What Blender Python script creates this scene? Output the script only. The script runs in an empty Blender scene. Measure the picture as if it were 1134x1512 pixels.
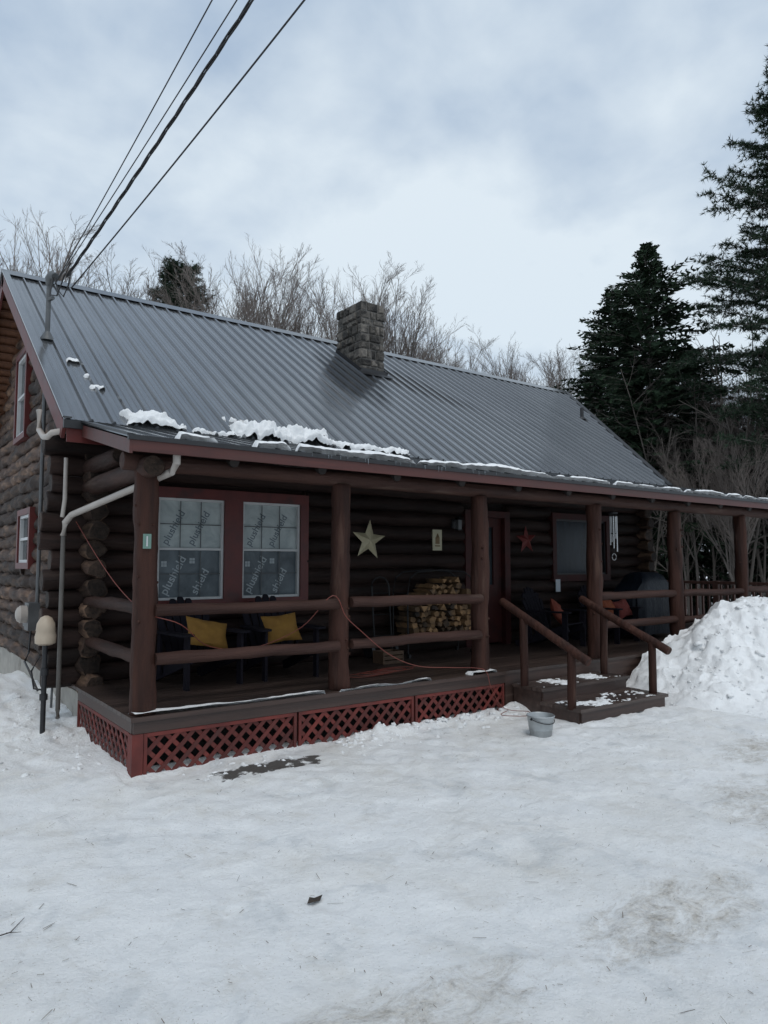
import bpy, math, random
from mathutils import Vector, noise, Matrix
random.seed(7)
R=random.random
def U(a,b): return a+(b-a)*random.random()
def ss(a,b,x):
    t=max(0,min(1,(x-a)/(b-a))); return t*t*(3-2*t)
sc=bpy.context.scene
col=sc.collection
sc.view_settings.view_transform='Standard'; sc.view_settings.look='None'; sc.view_settings.exposure=0

# ---------------------------------------------------------------- mesh builder
class MB:
    def __init__(s): s.v=[]; s.f=[]
    def add(s,vs,fs):
        b=len(s.v); s.v.extend([tuple(q) for q in vs]); s.f.extend([tuple(i+b for i in f) for f in fs])
    def box(s,x0,y0,z0,x1,y1,z1):
        s.add([(x0,y0,z0),(x1,y0,z0),(x1,y1,z0),(x0,y1,z0),(x0,y0,z1),(x1,y0,z1),(x1,y1,z1),(x0,y1,z1)],
              [(0,3,2,1),(4,5,6,7),(0,1,5,4),(1,2,6,5),(2,3,7,6),(3,0,4,7)])
    def beam(s,p0,p1,w,h,ref=(0,0,1)):
        p0=Vector(p0);p1=Vector(p1);t=(p1-p0).normalized();r=Vector(ref)
        a=t.cross(r).normalized()*(w/2);b=a.cross(t).normalized()*(h/2)
        vs=[p0-a-b,p0+a-b,p0+a+b,p0-a+b,p1-a-b,p1+a-b,p1+a+b,p1-a+b]
        s.add(vs,[(0,3,2,1),(4,5,6,7),(0,1,5,4),(1,2,6,5),(2,3,7,6),(3,0,4,7)])
    def tube(s,pts,rad,n=8,cap=True,jit=0):
        pts=[Vector(p) for p in pts]; m=len(pts)
        if not hasattr(rad,'__len__'): rad=[rad]*m
        b=len(s.v)
        for i,p in enumerate(pts):
            t=(pts[min(i+1,m-1)]-pts[max(i-1,0)])
            if t.length<1e-9: t=Vector((0,0,1))
            t.normalize()
            ref=Vector((0,0,1)) if abs(t.z)<.93 else Vector((1,0,0))
            a=t.cross(ref).normalized(); c=a.cross(t)
            for k in range(n):
                an=2*math.pi*k/n
                r=rad[i]
                q=a*math.cos(an)+c*math.sin(an)
                if jit: r*=1+jit*noise.noise((p+q*.25)*3.1)+jit*.6*noise.noise((p+q*.2)*9)
                s.v.append(tuple(p+q*r))
        for i in range(m-1):
            for k in range(n):
                k2=(k+1)%n
                s.f.append((b+i*n+k,b+i*n+k2,b+(i+1)*n+k2,b+(i+1)*n+k))
        if cap:
            s.f.append(tuple(b+k for k in range(n))[::-1]); s.f.append(tuple(b+(m-1)*n+k for k in range(n)))
    def log(s,p0,p1,r,n=14,step=.22,jit=.12,wob=.012,taper=0):
        p0=Vector(p0);p1=Vector(p1);L=(p1-p0).length;m=max(2,int(L/step)+1);pts=[];rd=[]
        o=Vector((U(0,50),U(0,50),U(0,50)))
        for i in range(m):
            t=i/(m-1);p=p0.lerp(p1,t)
            w=Vector((noise.noise(p*.9+o),noise.noise(p*.9+o*2),noise.noise(p*.9+o*3)))*wob
            pts.append(p+w);rd.append(r*(1+.05*noise.noise(p*1.3+o))*(1-taper*t))
        d=(p1-p0).normalized()
        pts=[pts[0]-d*.0]+[pts[0]+d*.012]+pts[1:-1]+[pts[-1]-d*.012,pts[-1]]
        rd=[rd[0]*.9]+[rd[0]]+rd[1:-1]+[rd[-1],rd[-1]*.9]
        s.tube(pts,rd,n,True,jit)
    def loft(s,rings,cap0=True,cap1=True):
        n=len(rings[0]);b=len(s.v)
        for r in rings: s.v.extend([tuple(q) for q in r])
        for i in range(len(rings)-1):
            for k in range(n):
                k2=(k+1)%n; s.f.append((b+i*n+k,b+i*n+k2,b+(i+1)*n+k2,b+(i+1)*n+k))
        if cap0: s.f.append(tuple(b+k for k in range(n))[::-1])
        if cap1: s.f.append(tuple(b+(len(rings)-1)*n+k for k in range(n)))
    def obj(s,name,mt,parent=None,smooth=False,loc=None,rot=None,**pr):
        me=bpy.data.meshes.new(name); me.from_pydata(s.v,[],s.f); me.update()
        me.materials.append(mt)
        if smooth:
            me.polygons.foreach_set('use_smooth',[True]*len(me.polygons))
            if mt.name.find('snow')<0:
                try: me.set_sharp_from_angle(angle=math.radians(42))
                except Exception: pass
        o=bpy.data.objects.new(name,me); col.objects.link(o)
        if parent: o.parent=parent
        if loc: o.location=loc
        if rot: o.rotation_euler=rot
        for k,v in pr.items(): o[k]=v
        return o
def empty(name,loc=(0,0,0),parent=None,rot=None,**pr):
    o=bpy.data.objects.new(name,None); o.empty_display_size=.2; col.objects.link(o); o.location=loc
    if rot: o.rotation_euler=rot
    if parent: o.parent=parent
    for k,v in pr.items(): o[k]=v
    return o
def copy_tree(o,loc,rot=(0,0,0),scale=(1,1,1),**pr):
    n=o.copy(); col.objects.link(n); n.location=loc; n.rotation_euler=rot; n.scale=scale
    for k,v in pr.items(): n[k]=v
    done=set()
    def rec(src,dst):
        for c in list(src.children):
            if c.name in done: continue
            cc=c.copy(); col.objects.link(cc); cc.parent=dst; done.add(cc.name); rec(c,cc)
    rec(o,n); return n

# ---------------------------------------------------------------- materials
class NT:
    def __init__(s,nt): s.nt=nt
    def n(s,t,**kw):
        x=s.nt.nodes.new(t)
        for k,v in kw.items(): setattr(x,k,v)
        return x
    def l(s,a,b): s.nt.links.new(a,b)
    def m(s,op,a,b=0,c=0,clamp=False):
        x=s.n('ShaderNodeMath',operation=op); x.use_clamp=clamp
        for i,q in enumerate((a,b,c)):
            if hasattr(q,'is_linked') : s.l(q,x.inputs[i])
            else: x.inputs[i].default_value=q
        return x.outputs[0]
    def mix(s,f,a,b,bl='MIX'):
        x=s.n('ShaderNodeMix',data_type='RGBA',blend_type=bl)
        for i,q in ((0,f),(6,a),(7,b)):
            if hasattr(q,'is_linked'): s.l(q,x.inputs[i])
            elif i==0: x.inputs[0].default_value=q
            else: x.inputs[i].default_value=(*q[:3],1)
        return x.outputs[2]
    def noise(s,vec,sc,det=6,ro=.55,dis=0):
        x=s.n('ShaderNodeTexNoise'); x.inputs['Scale'].default_value=sc; x.inputs['Detail'].default_value=det
        x.inputs['Roughness'].default_value=ro; x.inputs['Distortion'].default_value=dis; s.l(vec,x.inputs['Vector']); return x.outputs[0]
    def ramp(s,f,p0,p1):
        x=s.n('ShaderNodeMapRange'); s.l(f,x.inputs[0]); x.inputs[1].default_value=p0; x.inputs[2].default_value=p1; return x.outputs[0]
def newmat(name):
    m=bpy.data.materials.new(name); m.use_nodes=True; t=NT(m.node_tree)
    return m,t,m.node_tree.nodes['Principled BSDF']
def mk(name,c1,c2,scale=(1,1,1),ns=5,rough=.6,metal=0,bump=.3,bdist=.01,island=0,spec=.5,c3=None,c3lo=.6,c3hi=.7,c3s=2,bs=None,coat=0,rvar=.15,endax=None):
    m,t,p=newmat(name)
    tc=t.n('ShaderNodeTexCoord'); mp=t.n('ShaderNodeMapping'); mp.inputs['Scale'].default_value=scale
    t.l(tc.outputs['Object'],mp.inputs[0]); v=mp.outputs[0]
    geo=t.n('ShaderNodeNewGeometry')
    if island:
        va=t.n('ShaderNodeVectorMath',operation='ADD'); cb=t.n('ShaderNodeCombineXYZ')
        k=t.m('MULTIPLY',geo.outputs['Random Per Island'],37); t.l(k,cb.inputs[0]); t.l(k,cb.inputs[1]); t.l(k,cb.inputs[2])
        t.l(v,va.inputs[0]); t.l(cb.outputs[0],va.inputs[1]); v=va.outputs[0]
    n1=t.noise(v,ns); c=t.mix(t.ramp(n1,.3,.7),c1,c2)
    if c3: c=t.mix(t.ramp(t.noise(v,c3s,8,.6),c3lo,c3hi),c,c3)
    if endax is not None:   # weathered dark end grain
        sp=t.n('ShaderNodeSeparateXYZ'); t.l(geo.outputs['True Normal'],sp.inputs[0])
        eg=t.ramp(t.m('ABSOLUTE',sp.outputs[endax]),.8,.9); en=t.noise(tc.outputs['Object'],14,6,.7)
        c=t.mix(eg,c,t.mix(t.ramp(en,.35,.65),(.012,.008,.0065),(.055,.035,.025)))
    if island:
        k=t.ramp(geo.outputs['Random Per Island'],0,1); f=t.m('MULTIPLY_ADD',k,island*2,1-island)
        x=t.n('ShaderNodeVectorMath',operation='SCALE'); t.l(c,x.inputs[0]); t.l(f,x.inputs['Scale']); c=x.outputs[0]
    t.l(c,p.inputs['Base Color'])
    r=t.m('MULTIPLY_ADD',n1,rvar,rough-rvar/2); t.l(r,p.inputs['Roughness'])
    p.inputs['Metallic'].default_value=metal; p.inputs['Specular IOR Level'].default_value=spec; p.inputs['Coat Weight'].default_value=coat
    if bump:
        b=t.n('ShaderNodeBump'); b.inputs['Strength'].default_value=bump; b.inputs['Distance'].default_value=bdist
        t.l(t.noise(v,bs or ns*3,8,.65),b.inputs['Height']); t.l(b.outputs[0],p.inputs['Normal'])
    return m
def logmat(name,axis,c1,c2,c3=None,lo=.6,hi=.72,isl=.3,ee=None,ax=.8):
    s=[7,7,7]; s[axis]=ax
    return mk(name,c1,c2,tuple(s),1.4,.66,0,.9,.025,isl,.22,c3,lo,hi,1.1,bs=3.5,endax=ee)
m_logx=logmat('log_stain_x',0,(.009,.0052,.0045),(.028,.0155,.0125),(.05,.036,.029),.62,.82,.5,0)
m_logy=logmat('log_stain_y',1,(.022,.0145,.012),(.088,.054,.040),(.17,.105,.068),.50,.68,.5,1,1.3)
m_post=logmat('post_stain',2,(.022,.0095,.007),(.062,.025,.017),(.115,.065,.047),.6,.8,.15)
m_rail=logmat('rail_stain',0,(.026,.0125,.010),(.064,.031,.0235),(.13,.092,.073),.6,.82,.2)
m_raily=logmat('rail_stain_y',1,(.020,.011,.0088),(.053,.028,.022),(.10,.075,.06),.6,.82,.2,1)
m_farrail=mk('deck_rail_red_brown',(.10,.045,.034),(.17,.085,.065),(4,4,1),4,.6,bump=.2)
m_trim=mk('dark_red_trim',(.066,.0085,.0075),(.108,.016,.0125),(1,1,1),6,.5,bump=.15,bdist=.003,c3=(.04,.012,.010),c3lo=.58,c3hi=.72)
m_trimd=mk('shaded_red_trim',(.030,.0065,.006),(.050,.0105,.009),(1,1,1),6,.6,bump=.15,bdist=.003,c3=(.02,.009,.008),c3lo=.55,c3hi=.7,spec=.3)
m_fascia=mk('maroon_fascia',(.052,.013,.010),(.095,.024,.018),(.6,4,4),4,.5,bump=.15,bdist=.003,c3=(.04,.02,.016),c3lo=.5,c3hi=.75)
m_lat=mk('lattice_red_stain',(.085,.013,.010),(.155,.026,.019),(1,1,1),5,.65,bump=.3,bdist=.004,island=.3,c3=(.045,.018,.014),c3lo=.5,c3hi=.75)
m_deck=mk('deck_brown_boards',(.026,.018,.0155),(.075,.050,.041),(.8,10,5),2,.40,bump=.6,bdist=.008,island=.35,c3=(.10,.085,.075),c3lo=.60,c3hi=.78)
m_deckface=mk('deck_fascia_wood',(.032,.019,.015),(.066,.037,.029),(.5,8,8),2,.5,bump=.4,bdist=.005,island=.15,c3=(.11,.085,.07),c3lo=.6,c3hi=.8)
m_black=mk('black_trim',(.010,.010,.012),(.018,.018,.020),ns=8,rough=.45,bump=.05)
m_dark=mk('dark_void',(.008,.007,.007),(.014,.012,.011),ns=3,rough=.9,bump=0)
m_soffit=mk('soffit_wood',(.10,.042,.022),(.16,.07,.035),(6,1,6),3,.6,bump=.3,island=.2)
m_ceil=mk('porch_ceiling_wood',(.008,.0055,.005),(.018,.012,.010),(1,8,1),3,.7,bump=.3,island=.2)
m_conc=mk('foundation_concrete',(.30,.28,.25),(.42,.40,.36),ns=6,rough=.85,bump=.5,c3=(.2,.18,.15))
m_stone=mk('chimney_stone',(.062,.056,.050),(.195,.175,.152),ns=9,rough=.88,bump=1.0,bdist=.04,island=.55,c3=(.030,.028,.026),c3lo=.50,c3hi=.60,c3s=4)
m_mortar=mk('mortar',(.10,.095,.088),(.16,.15,.14),ns=12,rough=.9,bump=.5)
m_white=mk('white_window_vinyl',(.42,.43,.43),(.54,.55,.55),ns=4,rough=.45,bump=0)
m_taupe=mk('dark_taupe_downspout',(.075,.068,.06),(.115,.104,.094),ns=5,rough=.45,bump=.05)
m_cream=mk('cream_downspout',(.33,.295,.265),(.42,.38,.345),ns=5,rough=.45,bump=.05)
m_grey=mk('grey_conduit',(.07,.072,.075),(.125,.13,.133),ns=7,rough=.5,metal=.3,bump=.05)
m_cable=mk('black_cable',(.012,.012,.013),(.02,.02,.022),ns=5,rough=.6,bump=0)
m_bark=mk('bare_bark',(.09,.079,.072),(.18,.16,.145),(1,1,.4),4,.85,bump=.5,bdist=.02)
m_twig=mk('bare_twigs',(.125,.102,.091),(.20,.168,.15),ns=1,rough=.8,bump=0)
m_farbark=mk('far_wood_bark',(.13,.116,.107),(.21,.19,.178),ns=.5,rough=.9,bump=0)
m_brush=mk('brush_bark',(.07,.06,.052),(.15,.13,.115),ns=.5,rough=.9,bump=0)
m_needle=mk('hemlock_needles',(.010,.022,.013),(.036,.060,.032),ns=.9,rough=.65,bump=0,island=.6,spec=.2)
m_pine=mk('pine_needles',(.018,.034,.022),(.050,.080,.047),ns=.9,rough=.6,bump=0,island=.6,spec=.2)

def snow_mat(name,ground=False):
    m,t,p=newmat(name)
    geo=t.n('ShaderNodeNewGeometry'); pos=geo.outputs['Position']
    n1=t.noise(pos,1.3,6); c=t.mix(t.ramp(n1,.35,.65),(.88,.89,.895),(.935,.94,.94))
    n5=t.noise(pos,9,8,.7); c=t.mix(t.ramp(n5,.5,.75),c,(.81,.825,.835))
    if ground:
        sp=t.n('ShaderNodeSeparateXYZ'); t.l(pos,sp.inputs[0]); x,y=sp.outputs[0],sp.outputs[1]
        nb=t.noise(pos,.8,7,.6); c=t.mix(t.m('MULTIPLY',t.ramp(nb,.45,.7),.4),c,(.70,.665,.60))
        nb2=t.noise(pos,3.1,9,.72); c=t.mix(t.m('MULTIPLY',t.ramp(nb2,.52,.70),.38),c,(.60,.56,.49))
        ni=t.noise(pos,2.0,8,.65,.6); ice=t.ramp(ni,.56,.64); c=t.mix(t.m('MULTIPLY',ice,.32),c,(.60,.64,.67))
        t.l(t.m('MULTIPLY_ADD',ice,-.28,.62),p.inputs['Roughness'])
        def ell(cx,cy,rx,ry):
            e1=t.m('POWER',t.m('ABSOLUTE',t.m('DIVIDE',t.m('SUBTRACT',x,cx),rx)),2); e2=t.m('POWER',t.m('ABSOLUTE',t.m('DIVIDE',t.m('SUBTRACT',y,cy),ry)),2)
            return t.m('ADD',e1,e2)
        def blob(*a): return t.m('SUBTRACT',1,ell(*a),clamp=True)
        msk=t.m('MAXIMUM',t.m('MAXIMUM',blob(1.55,-4.1,.85,.34),blob(-.25,-4.0,1.1,.33)),t.m('MAXIMUM',blob(4.0,-3.8,1.2,.9),blob(5.4,-2.8,1.1,.4)))
        mp=t.n('ShaderNodeMapping'); mp.inputs['Scale'].default_value=(1,1.6,1); t.l(pos,mp.inputs[0])
        nd=t.noise(mp.outputs[0],3.9,12,.82,.6)
        d=t.ramp(t.m('MULTIPLY_ADD',msk,.15,nd),.53,.80)
        nf=t.noise(pos,34,6,.8); dc=t.mix(t.ramp(nf,.38,.60),(.15,.115,.08),(.60,.54,.45))
        c=t.mix(t.m('MULTIPLY',t.m('MULTIPLY',d,t.m('MINIMUM',t.m('MULTIPLY',msk,2.2),1)),.95),c,dc)
        e=t.m('ADD',ell(1.02,-.50,.52,.15),t.m('MULTIPLY',t.m('SUBTRACT',t.noise(pos,7,6,.65),.5),5.0)); wet=t.ramp(e,1.1,.75)
        c=t.mix(t.m('MULTIPLY',wet,.93,clamp=True),c,(.04,.032,.026))
        sk=t.ramp(t.noise(pos,75,2,.5),.67,.72); c=t.mix(t.m('MULTIPLY',sk,.5),c,(.3,.25,.19))
    else: p.inputs['Roughness'].default_value=.6
    t.l(c,p.inputs['Base Color']); p.inputs['Specular IOR Level'].default_value=.25
    b=t.n('ShaderNodeBump'); b.inputs['Strength'].default_value=1.0 if ground else .75; b.inputs['Distance'].default_value=.024
    hh=t.m('MULTIPLY_ADD',t.noise(pos,38,6,.75),.8,t.noise(pos,9,8,.68)); t.l(hh,b.inputs['Height']); t.l(b.outputs[0],p.inputs['Normal'])
    return m
m_ground=snow_mat('packed_snow',True); m_snow=snow_mat('clean_snow')

# roof metal
m_roof,t,p=newmat('charcoal_metal_roof')
geo=t.n('ShaderNodeNewGeometry'); pos=geo.outputs['Position']
mp=t.n('ShaderNodeMapping'); mp.inputs['Scale'].default_value=(3,.5,.5); t.l(pos,mp.inputs[0])
n1=t.noise(mp.outputs[0],1.2,6,.6); c=t.mix(t.ramp(n1,.3,.7),(.16,.168,.178),(.215,.222,.232))
n2=t.noise(pos,.6,4); c=t.mix(t.m('MULTIPLY',t.ramp(n2,.4,.7),.4),c,(.14,.148,.160))
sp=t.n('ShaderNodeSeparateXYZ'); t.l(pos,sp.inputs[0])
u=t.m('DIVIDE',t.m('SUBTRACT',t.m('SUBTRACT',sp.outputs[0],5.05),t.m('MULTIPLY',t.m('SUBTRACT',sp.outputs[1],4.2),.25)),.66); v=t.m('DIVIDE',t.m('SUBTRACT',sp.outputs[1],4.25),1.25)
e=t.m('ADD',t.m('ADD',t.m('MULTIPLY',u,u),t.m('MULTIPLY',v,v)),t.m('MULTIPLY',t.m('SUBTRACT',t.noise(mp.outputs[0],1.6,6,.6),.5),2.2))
refl_dark=t.m('MULTIPLY',t.ramp(e,1.2,.5),.78,clamp=True); c=t.mix(refl_dark,c,(.03,.031,.034))  # dark chimney reflection painted into the roof colour, with ragged edges
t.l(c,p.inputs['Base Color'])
t.l(t.m('MULTIPLY_ADD',n1,.10,.12),p.inputs['Roughness']); p.inputs['Metallic'].default_value=.62; p.inputs['Specular IOR Level'].default_value=.6
b=t.n('ShaderNodeBump'); b.inputs['Strength'].default_value=.12; b.inputs['Distance'].default_value=.01; t.l(t.noise(pos,2.2,3),b.inputs['Height']); t.l(b.outputs[0],p.inputs['Normal'])

# ---------------------------------------------------------------- world
w=bpy.data.worlds.new('World'); sc.world=w; w.use_nodes=True; t=NT(w.node_tree); w.node_tree.nodes.clear()
out=t.n('ShaderNodeOutputWorld'); sky=t.n('ShaderNodeTexSky',sky_type='NISHITA'); sky.sun_disc=False
sky.sun_elevation=math.radians(48); sky.sun_rotation=math.radians(200)
b1=t.n('ShaderNodeBackground'); t.l(sky.outputs[0],b1.inputs[0]); b1.inputs[1].default_value=.10
tc=t.n('ShaderNodeTexCoord'); sp=t.n('ShaderNodeSeparateXYZ'); t.l(tc.outputs['Generated'],sp.inputs[0])
z=t.m('ADD',t.m('MAXIMUM',sp.outputs[2],0),.32); cb=t.n('ShaderNodeCombineXYZ')
t.l(t.m('DIVIDE',sp.outputs[0],z),cb.inputs[0]); t.l(t.m('DIVIDE',sp.outputs[1],z),cb.inputs[1]); cb.inputs[2].default_value=3.3
nA=t.noise(cb.outputs[0],1.9,4,.5,.3); nB=t.noise(cb.outputs[0],5.0,5,.55,.15)
f=t.m('MULTIPLY_ADD',nB,.34,t.m('MULTIPLY',nA,.78)); f=t.ramp(f,.43,.66)
c=t.mix(f,(.42,.53,.675),(.76,.85,.92)); hz=t.ramp(sp.outputs[2],.50,.08)
c=t.mix(t.m('MULTIPLY',hz,.45),c,(.60,.72,.83))
b2=t.n('ShaderNodeBackground'); t.l(c,b2.inputs[0]); b2.inputs[1].default_value=1.04
ms=t.n('ShaderNodeMixShader'); ms.inputs[0].default_value=.93; t.l(b1.outputs[0],ms.inputs[1]); t.l(b2.outputs[0],ms.inputs[2]); t.l(ms.outputs[0],out.inputs[0])
sun=bpy.data.lights.new('sun','SUN'); sun.energy=.95; sun.angle=math.radians(28); sun.color=(1,.96,.91)
so=bpy.data.objects.new('sun',sun); col.objects.link(so); so.rotation_euler=(math.radians(26),0,math.radians(-20)); so.location=(0,0,30)

# ---------------------------------------------------------------- camera
cd=bpy.data.cameras.new('camera'); cam=bpy.data.objects.new('camera',cd); col.objects.link(cam); sc.camera=cam
cd.sensor_fit='VERTICAL'; cd.sensor_height=36; cd.lens=24.98; cd.clip_end=2000; cd.clip_start=.05
cam.location=(-1.93,-6.31,1.8); cam.rotation_euler=(math.radians(94.14),0,math.radians(-36.1))

# ---------------------------------------------------------------- ground
def gh(x,y):
    v=Vector((x,y,0))
    n6=noise.noise(v*7)
    h=.03*noise.noise(v*.45)+.014*noise.noise(v*1.6+Vector((5,2,0)))+.009*noise.noise(v*4.3)+.005*n6+.007*noise.noise(v*13)
    fp=noise.noise(v*2.7+Vector((9,1,4))); h-=.014*ss(.15,.28,fp)
    if x<.6:
        kk=1-ss(.05,.5,x)
        h+=kk*(.07*ss(.6,2.2,y)+.10*ss(2,4,y)+(.04*n6+.04*noise.noise(v*3.3)+.02*noise.noise(v*12))*ss(.5,1.8,y)*(1-ss(6,9,y)))
        h-=kk*.55*ss(5.5,8.5,y)
    if -.1<x<4.9 and -.9<y<.3:
        h+=math.exp(-((y+.12)/.2)**2)*(.05+.08*noise.noise(v*3.5)+.05*n6+.03*noise.noise(v*14))*ss(1.9,2.6,x)
        h-=math.exp(-((y+.1)/.2)**2)*.03*(1-ss(1.6,2.4,x))
    h+=.02*ss(1.0,.2,abs(y+.9))*noise.noise(v*6)
    if x>.15 and y>.2: h-=.12
    return h
def axis(a,b,st,far,g=1.13):
    L=[];x=a
    while x<b: L.append(x); x+=st
    L.append(b); s=st;x=b
    while x<far: s*=g; x+=s; L.append(x)
    s=st;x=a;P=[]
    while x>-far: s*=g; x-=s; P.append(x)
    return P[::-1]+L
xs=axis(-3.2,7,.032,420); ys=axis(-5.4,2.6,.032,420)
g=MB(); nx=len(xs)
g.v=[(x,y,gh(x,y)) for y in ys for x in xs]
g.f=[(j*nx+i,j*nx+i+1,(j+1)*nx+i+1,(j+1)*nx+i) for j in range(len(ys)-1) for i in range(nx-1)]
g.obj('ground',m_ground,smooth=True,kind='structure')

# snow pile
def chunk(v,s):
    d,pp=noise.voronoi(v*s); return min(.5,d[1]-d[0])
def pile(x,y):
    v=Vector((x,y,3))
    ex=ss(6.45,7.9,x+.3*noise.noise(v*1.3))**.85*(.62+.38*ss(7.0,9.2,x))*(1-ss(10.5,13.2,x))
    wy=ss(-2.8+.4*noise.noise(Vector((x*1.1,0,0))),-.9,y)**.95*(1-.25*ss(-.7,-.1,y))
    h=1.24*ex*wy
    if h>.005:
        k=min(1,h*3.5)
        w_=Vector((noise.noise(v*4),noise.noise(v*4.5+Vector((7,0,0))),0))*.25
        h+=k*(.15*noise.noise(v*1.5)+.08*noise.noise(v*3.6)+.05*noise.noise(v*8)+.03*noise.noise(v*15)+.02*noise.noise(v*27)+.04*chunk(v+w_,3.4)+.03*chunk(v+w_*.6,8))
    return h-.05
g=MB(); st=.026; NX=int(7.2/st); NY=int(3.1/st)
for j in range(NY+1):
    for i in range(NX+1):
        x=6.0+i*st;y=-3.15+j*st; q=Vector((x,y,0)); z=pile(x,y); k=min(1,max(0,z)*3)
        g.v.append((x+k*.06*noise.noise(q*7),y+k*.07*noise.noise(q*7+Vector((4,4,4))),z))
g.f=[(j*(NX+1)+i,j*(NX+1)+i+1,(j+1)*(NX+1)+i+1,(j+1)*(NX+1)+i) for j in range(NY) for i in range(NX)]
g.obj('snow_pile',m_snow,smooth=True,label='tall lumpy pile of shovelled snow beside the porch steps',category='snow pile')
def lump(mb,c,r):
    c=Vector(c); rings=[]; o=Vector((U(0,90),U(0,90),U(0,90))); sx,sy,sz=U(.7,1.4),U(.7,1.4),U(.4,.8)
    for i in range(5):
        ph=-math.pi/2+math.pi*(i+.5)/5
        rg=[]
        for k in range(7):
            a=2*math.pi*k/7; d=Vector((math.cos(ph)*math.cos(a),math.cos(ph)*math.sin(a),math.sin(ph)))
            f=1+.8*noise.noise(d*1.5+o)+.4*noise.noise(d*3.5+o); rg.append(c+Vector((d.x*sx,d.y*sy,d.z*sz))*r*f)
        rings.append(rg)
    mb.loft(rings)
g=MB()
for i in range(160):
    x=U(2.0,4.7);y=-abs(random.gauss(0,.2))-.05; r=U(.006,.035); lump(g,(x,y,gh(x,y)),r)
for i in range(60):
    x=U(-.9,-.05);y=U(.4,3.5); r=U(.008,.035); lump(g,(x,y,gh(x,y)-r*.1),r)
for i in range(34):
    x=U(.2,2.2);y=U(-.65,-.08); r=U(.006,.028); lump(g,(x,y,gh(x,y)),r)
for i in range(450):
    x=U(6.5,9.8);y=U(-2.85,-.7); r=U(.008,.03) if R()<.88 else U(.03,.055); lump(g,(x,y,max(pile(x,y),gh(x,y))-r*.15),r)
g.obj('snow_lumps',m_snow,smooth=True,kind='stuff',label='loose broken lumps of snow along the porch base',category='snow')

# ---------------------------------------------------------------- CABIN
cabin=empty('log_cabin',(0,0,0),label='dark brown log cabin with charcoal metal roof and long porch',category='house')
YW=2.2; XE=10.55; RS=.663; EY=1.37; EZ=3.27; RY=6.09; RZ=6.40; XR=-.35; BY=2*RY-YW
def roofz(y): return EZ+RS*((y if y<RY else 2*RY-y)-EY)
def cut(a,b,ops):
    iv=[(a,b)]
    for o0,o1 in ops:
        nv=[]
        for s0,s1 in iv:
            if o1<=s0 or o0>=s1: nv.append((s0,s1)); continue
            if o0>s0: nv.append((s0,o0))
            if o1<s1: nv.append((o1,s1))
        iv=nv
    return iv
DL=.212
WX0,WX1=7.98,9.4
front_ops=[(.78,2.90,1.26,2.70),(5.80,6.80,.4,2.68),(WX0-.1,WX1+.1,1.50,2.68)]
g=MB(); z=.56
while z<3.45:
    ops=[(a,b) for a,b,z0,z1 in front_ops if z0-.04<z<z1+.04]
    e0=-.22-U(0,.18); e1=XE+.3+U(0,.12)
    for a,b in cut(e0,e1,ops): g.log((a,YW,z),(b,YW,z),.112*U(.95,1.04),16,.16,.24,.016)
    z+=DL
g.box(.1,YW+.03,.3,.77,YW+.12,3.5); g.box(.77,YW+.03,.3,2.91,YW+.12,1.26); g.box(.77,YW+.03,2.7,2.91,YW+.12,3.5)
g.box(2.91,YW+.03,.3,5.8,YW+.12,3.5); g.box(5.8,YW+.03,2.68,6.8,YW+.12,3.5); g.box(6.8,YW+.03,.3,WX0-.1,YW+.12,3.5)
g.box(WX0-.1,YW+.03,.3,WX1+.1,YW+.12,1.5); g.box(WX0-.1,YW+.03,2.68,WX1+.1,YW+.12,3.5); g.box(WX1+.1,YW+.03,.3,XE-.1,YW+.12,3.5)
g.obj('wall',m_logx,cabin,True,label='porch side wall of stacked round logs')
gab_ops=[(5.0,6.05,1.72,2.62),(5.72,6.72,3.75,5.22)]
def gable(xc,ops,name_label):
    g=MB(); z=.46
    while z<6.1:
        if z<roofz(YW)-.2: a,b=1.98-U(0,.2),2*RY-1.98+U(0,.1)
        else:
            a=EY+(z+.16-EZ)/RS; b=2*RY-a
        if z<roofz(YW)-.2 and z>3.0: a=YW-.1; b=BY+.1
        o=[(p0,p1) for p0,p1,z0,z1 in ops if z0-.04<z<z1+.04]
        for s0,s1 in cut(a,b,o):
            if s1-s0>.1: g.log((xc+.015,s0,z),(xc+.015,s1,z),.112*U(.93,1.07),16,.12,.42,.028)
        z+=DL
    x0=xc+(-.02 if xc<5 else -.12); x1=x0+.14
    def col_(y0,y1,z0,z1=None):
        zz0=roofz(y0)-.14; zz1=roofz(y1)-.14
        if z1: zz0=zz1=z1
        g.add([(x0,y0,z0),(x1,y0,z0),(x1,y1,z0),(x0,y1,z0),(x0,y0,zz0),(x1,y0,zz0),(x1,y1,zz1),(x0,y1,zz1)],
              [(0,3,2,1),(4,5,6,7),(0,1,5,4),(1,2,6,5),(2,3,7,6),(3,0,4,7)])
    if ops:
        col_(YW,5.0,.3); col_(5.0,5.72,.3,1.72); col_(5.0,5.72,2.62,3.75); col_(5.72,RY,.3,1.72); col_(5.72,RY,2.62,3.75); col_(5.0,5.72,3.75); col_(5.72,RY,5.22)
        col_(RY,6.72,.3,3.75); col_(RY,6.72,5.22); col_(6.72,BY,.3)
    else: col_(YW,RY,.3); col_(RY,BY,.3)
    g.obj('wall',m_logy,cabin,True,label=name_label)
gable(.12,gab_ops,'weathered gable wall of stacked round logs')
gable(XE,[],'far gable wall of stacked round logs')
g=MB(); z=.56
while z<3.6: g.log((-.2,BY,z),(XE+.3,BY,z),.112,10,.5,.1,.01); z+=DL
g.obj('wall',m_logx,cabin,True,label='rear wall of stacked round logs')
g=MB(); g.box(.06,YW-.05,-.7,XE+.06,BY+.05,.36); g.obj('foundation',m_conc,cabin)
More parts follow.
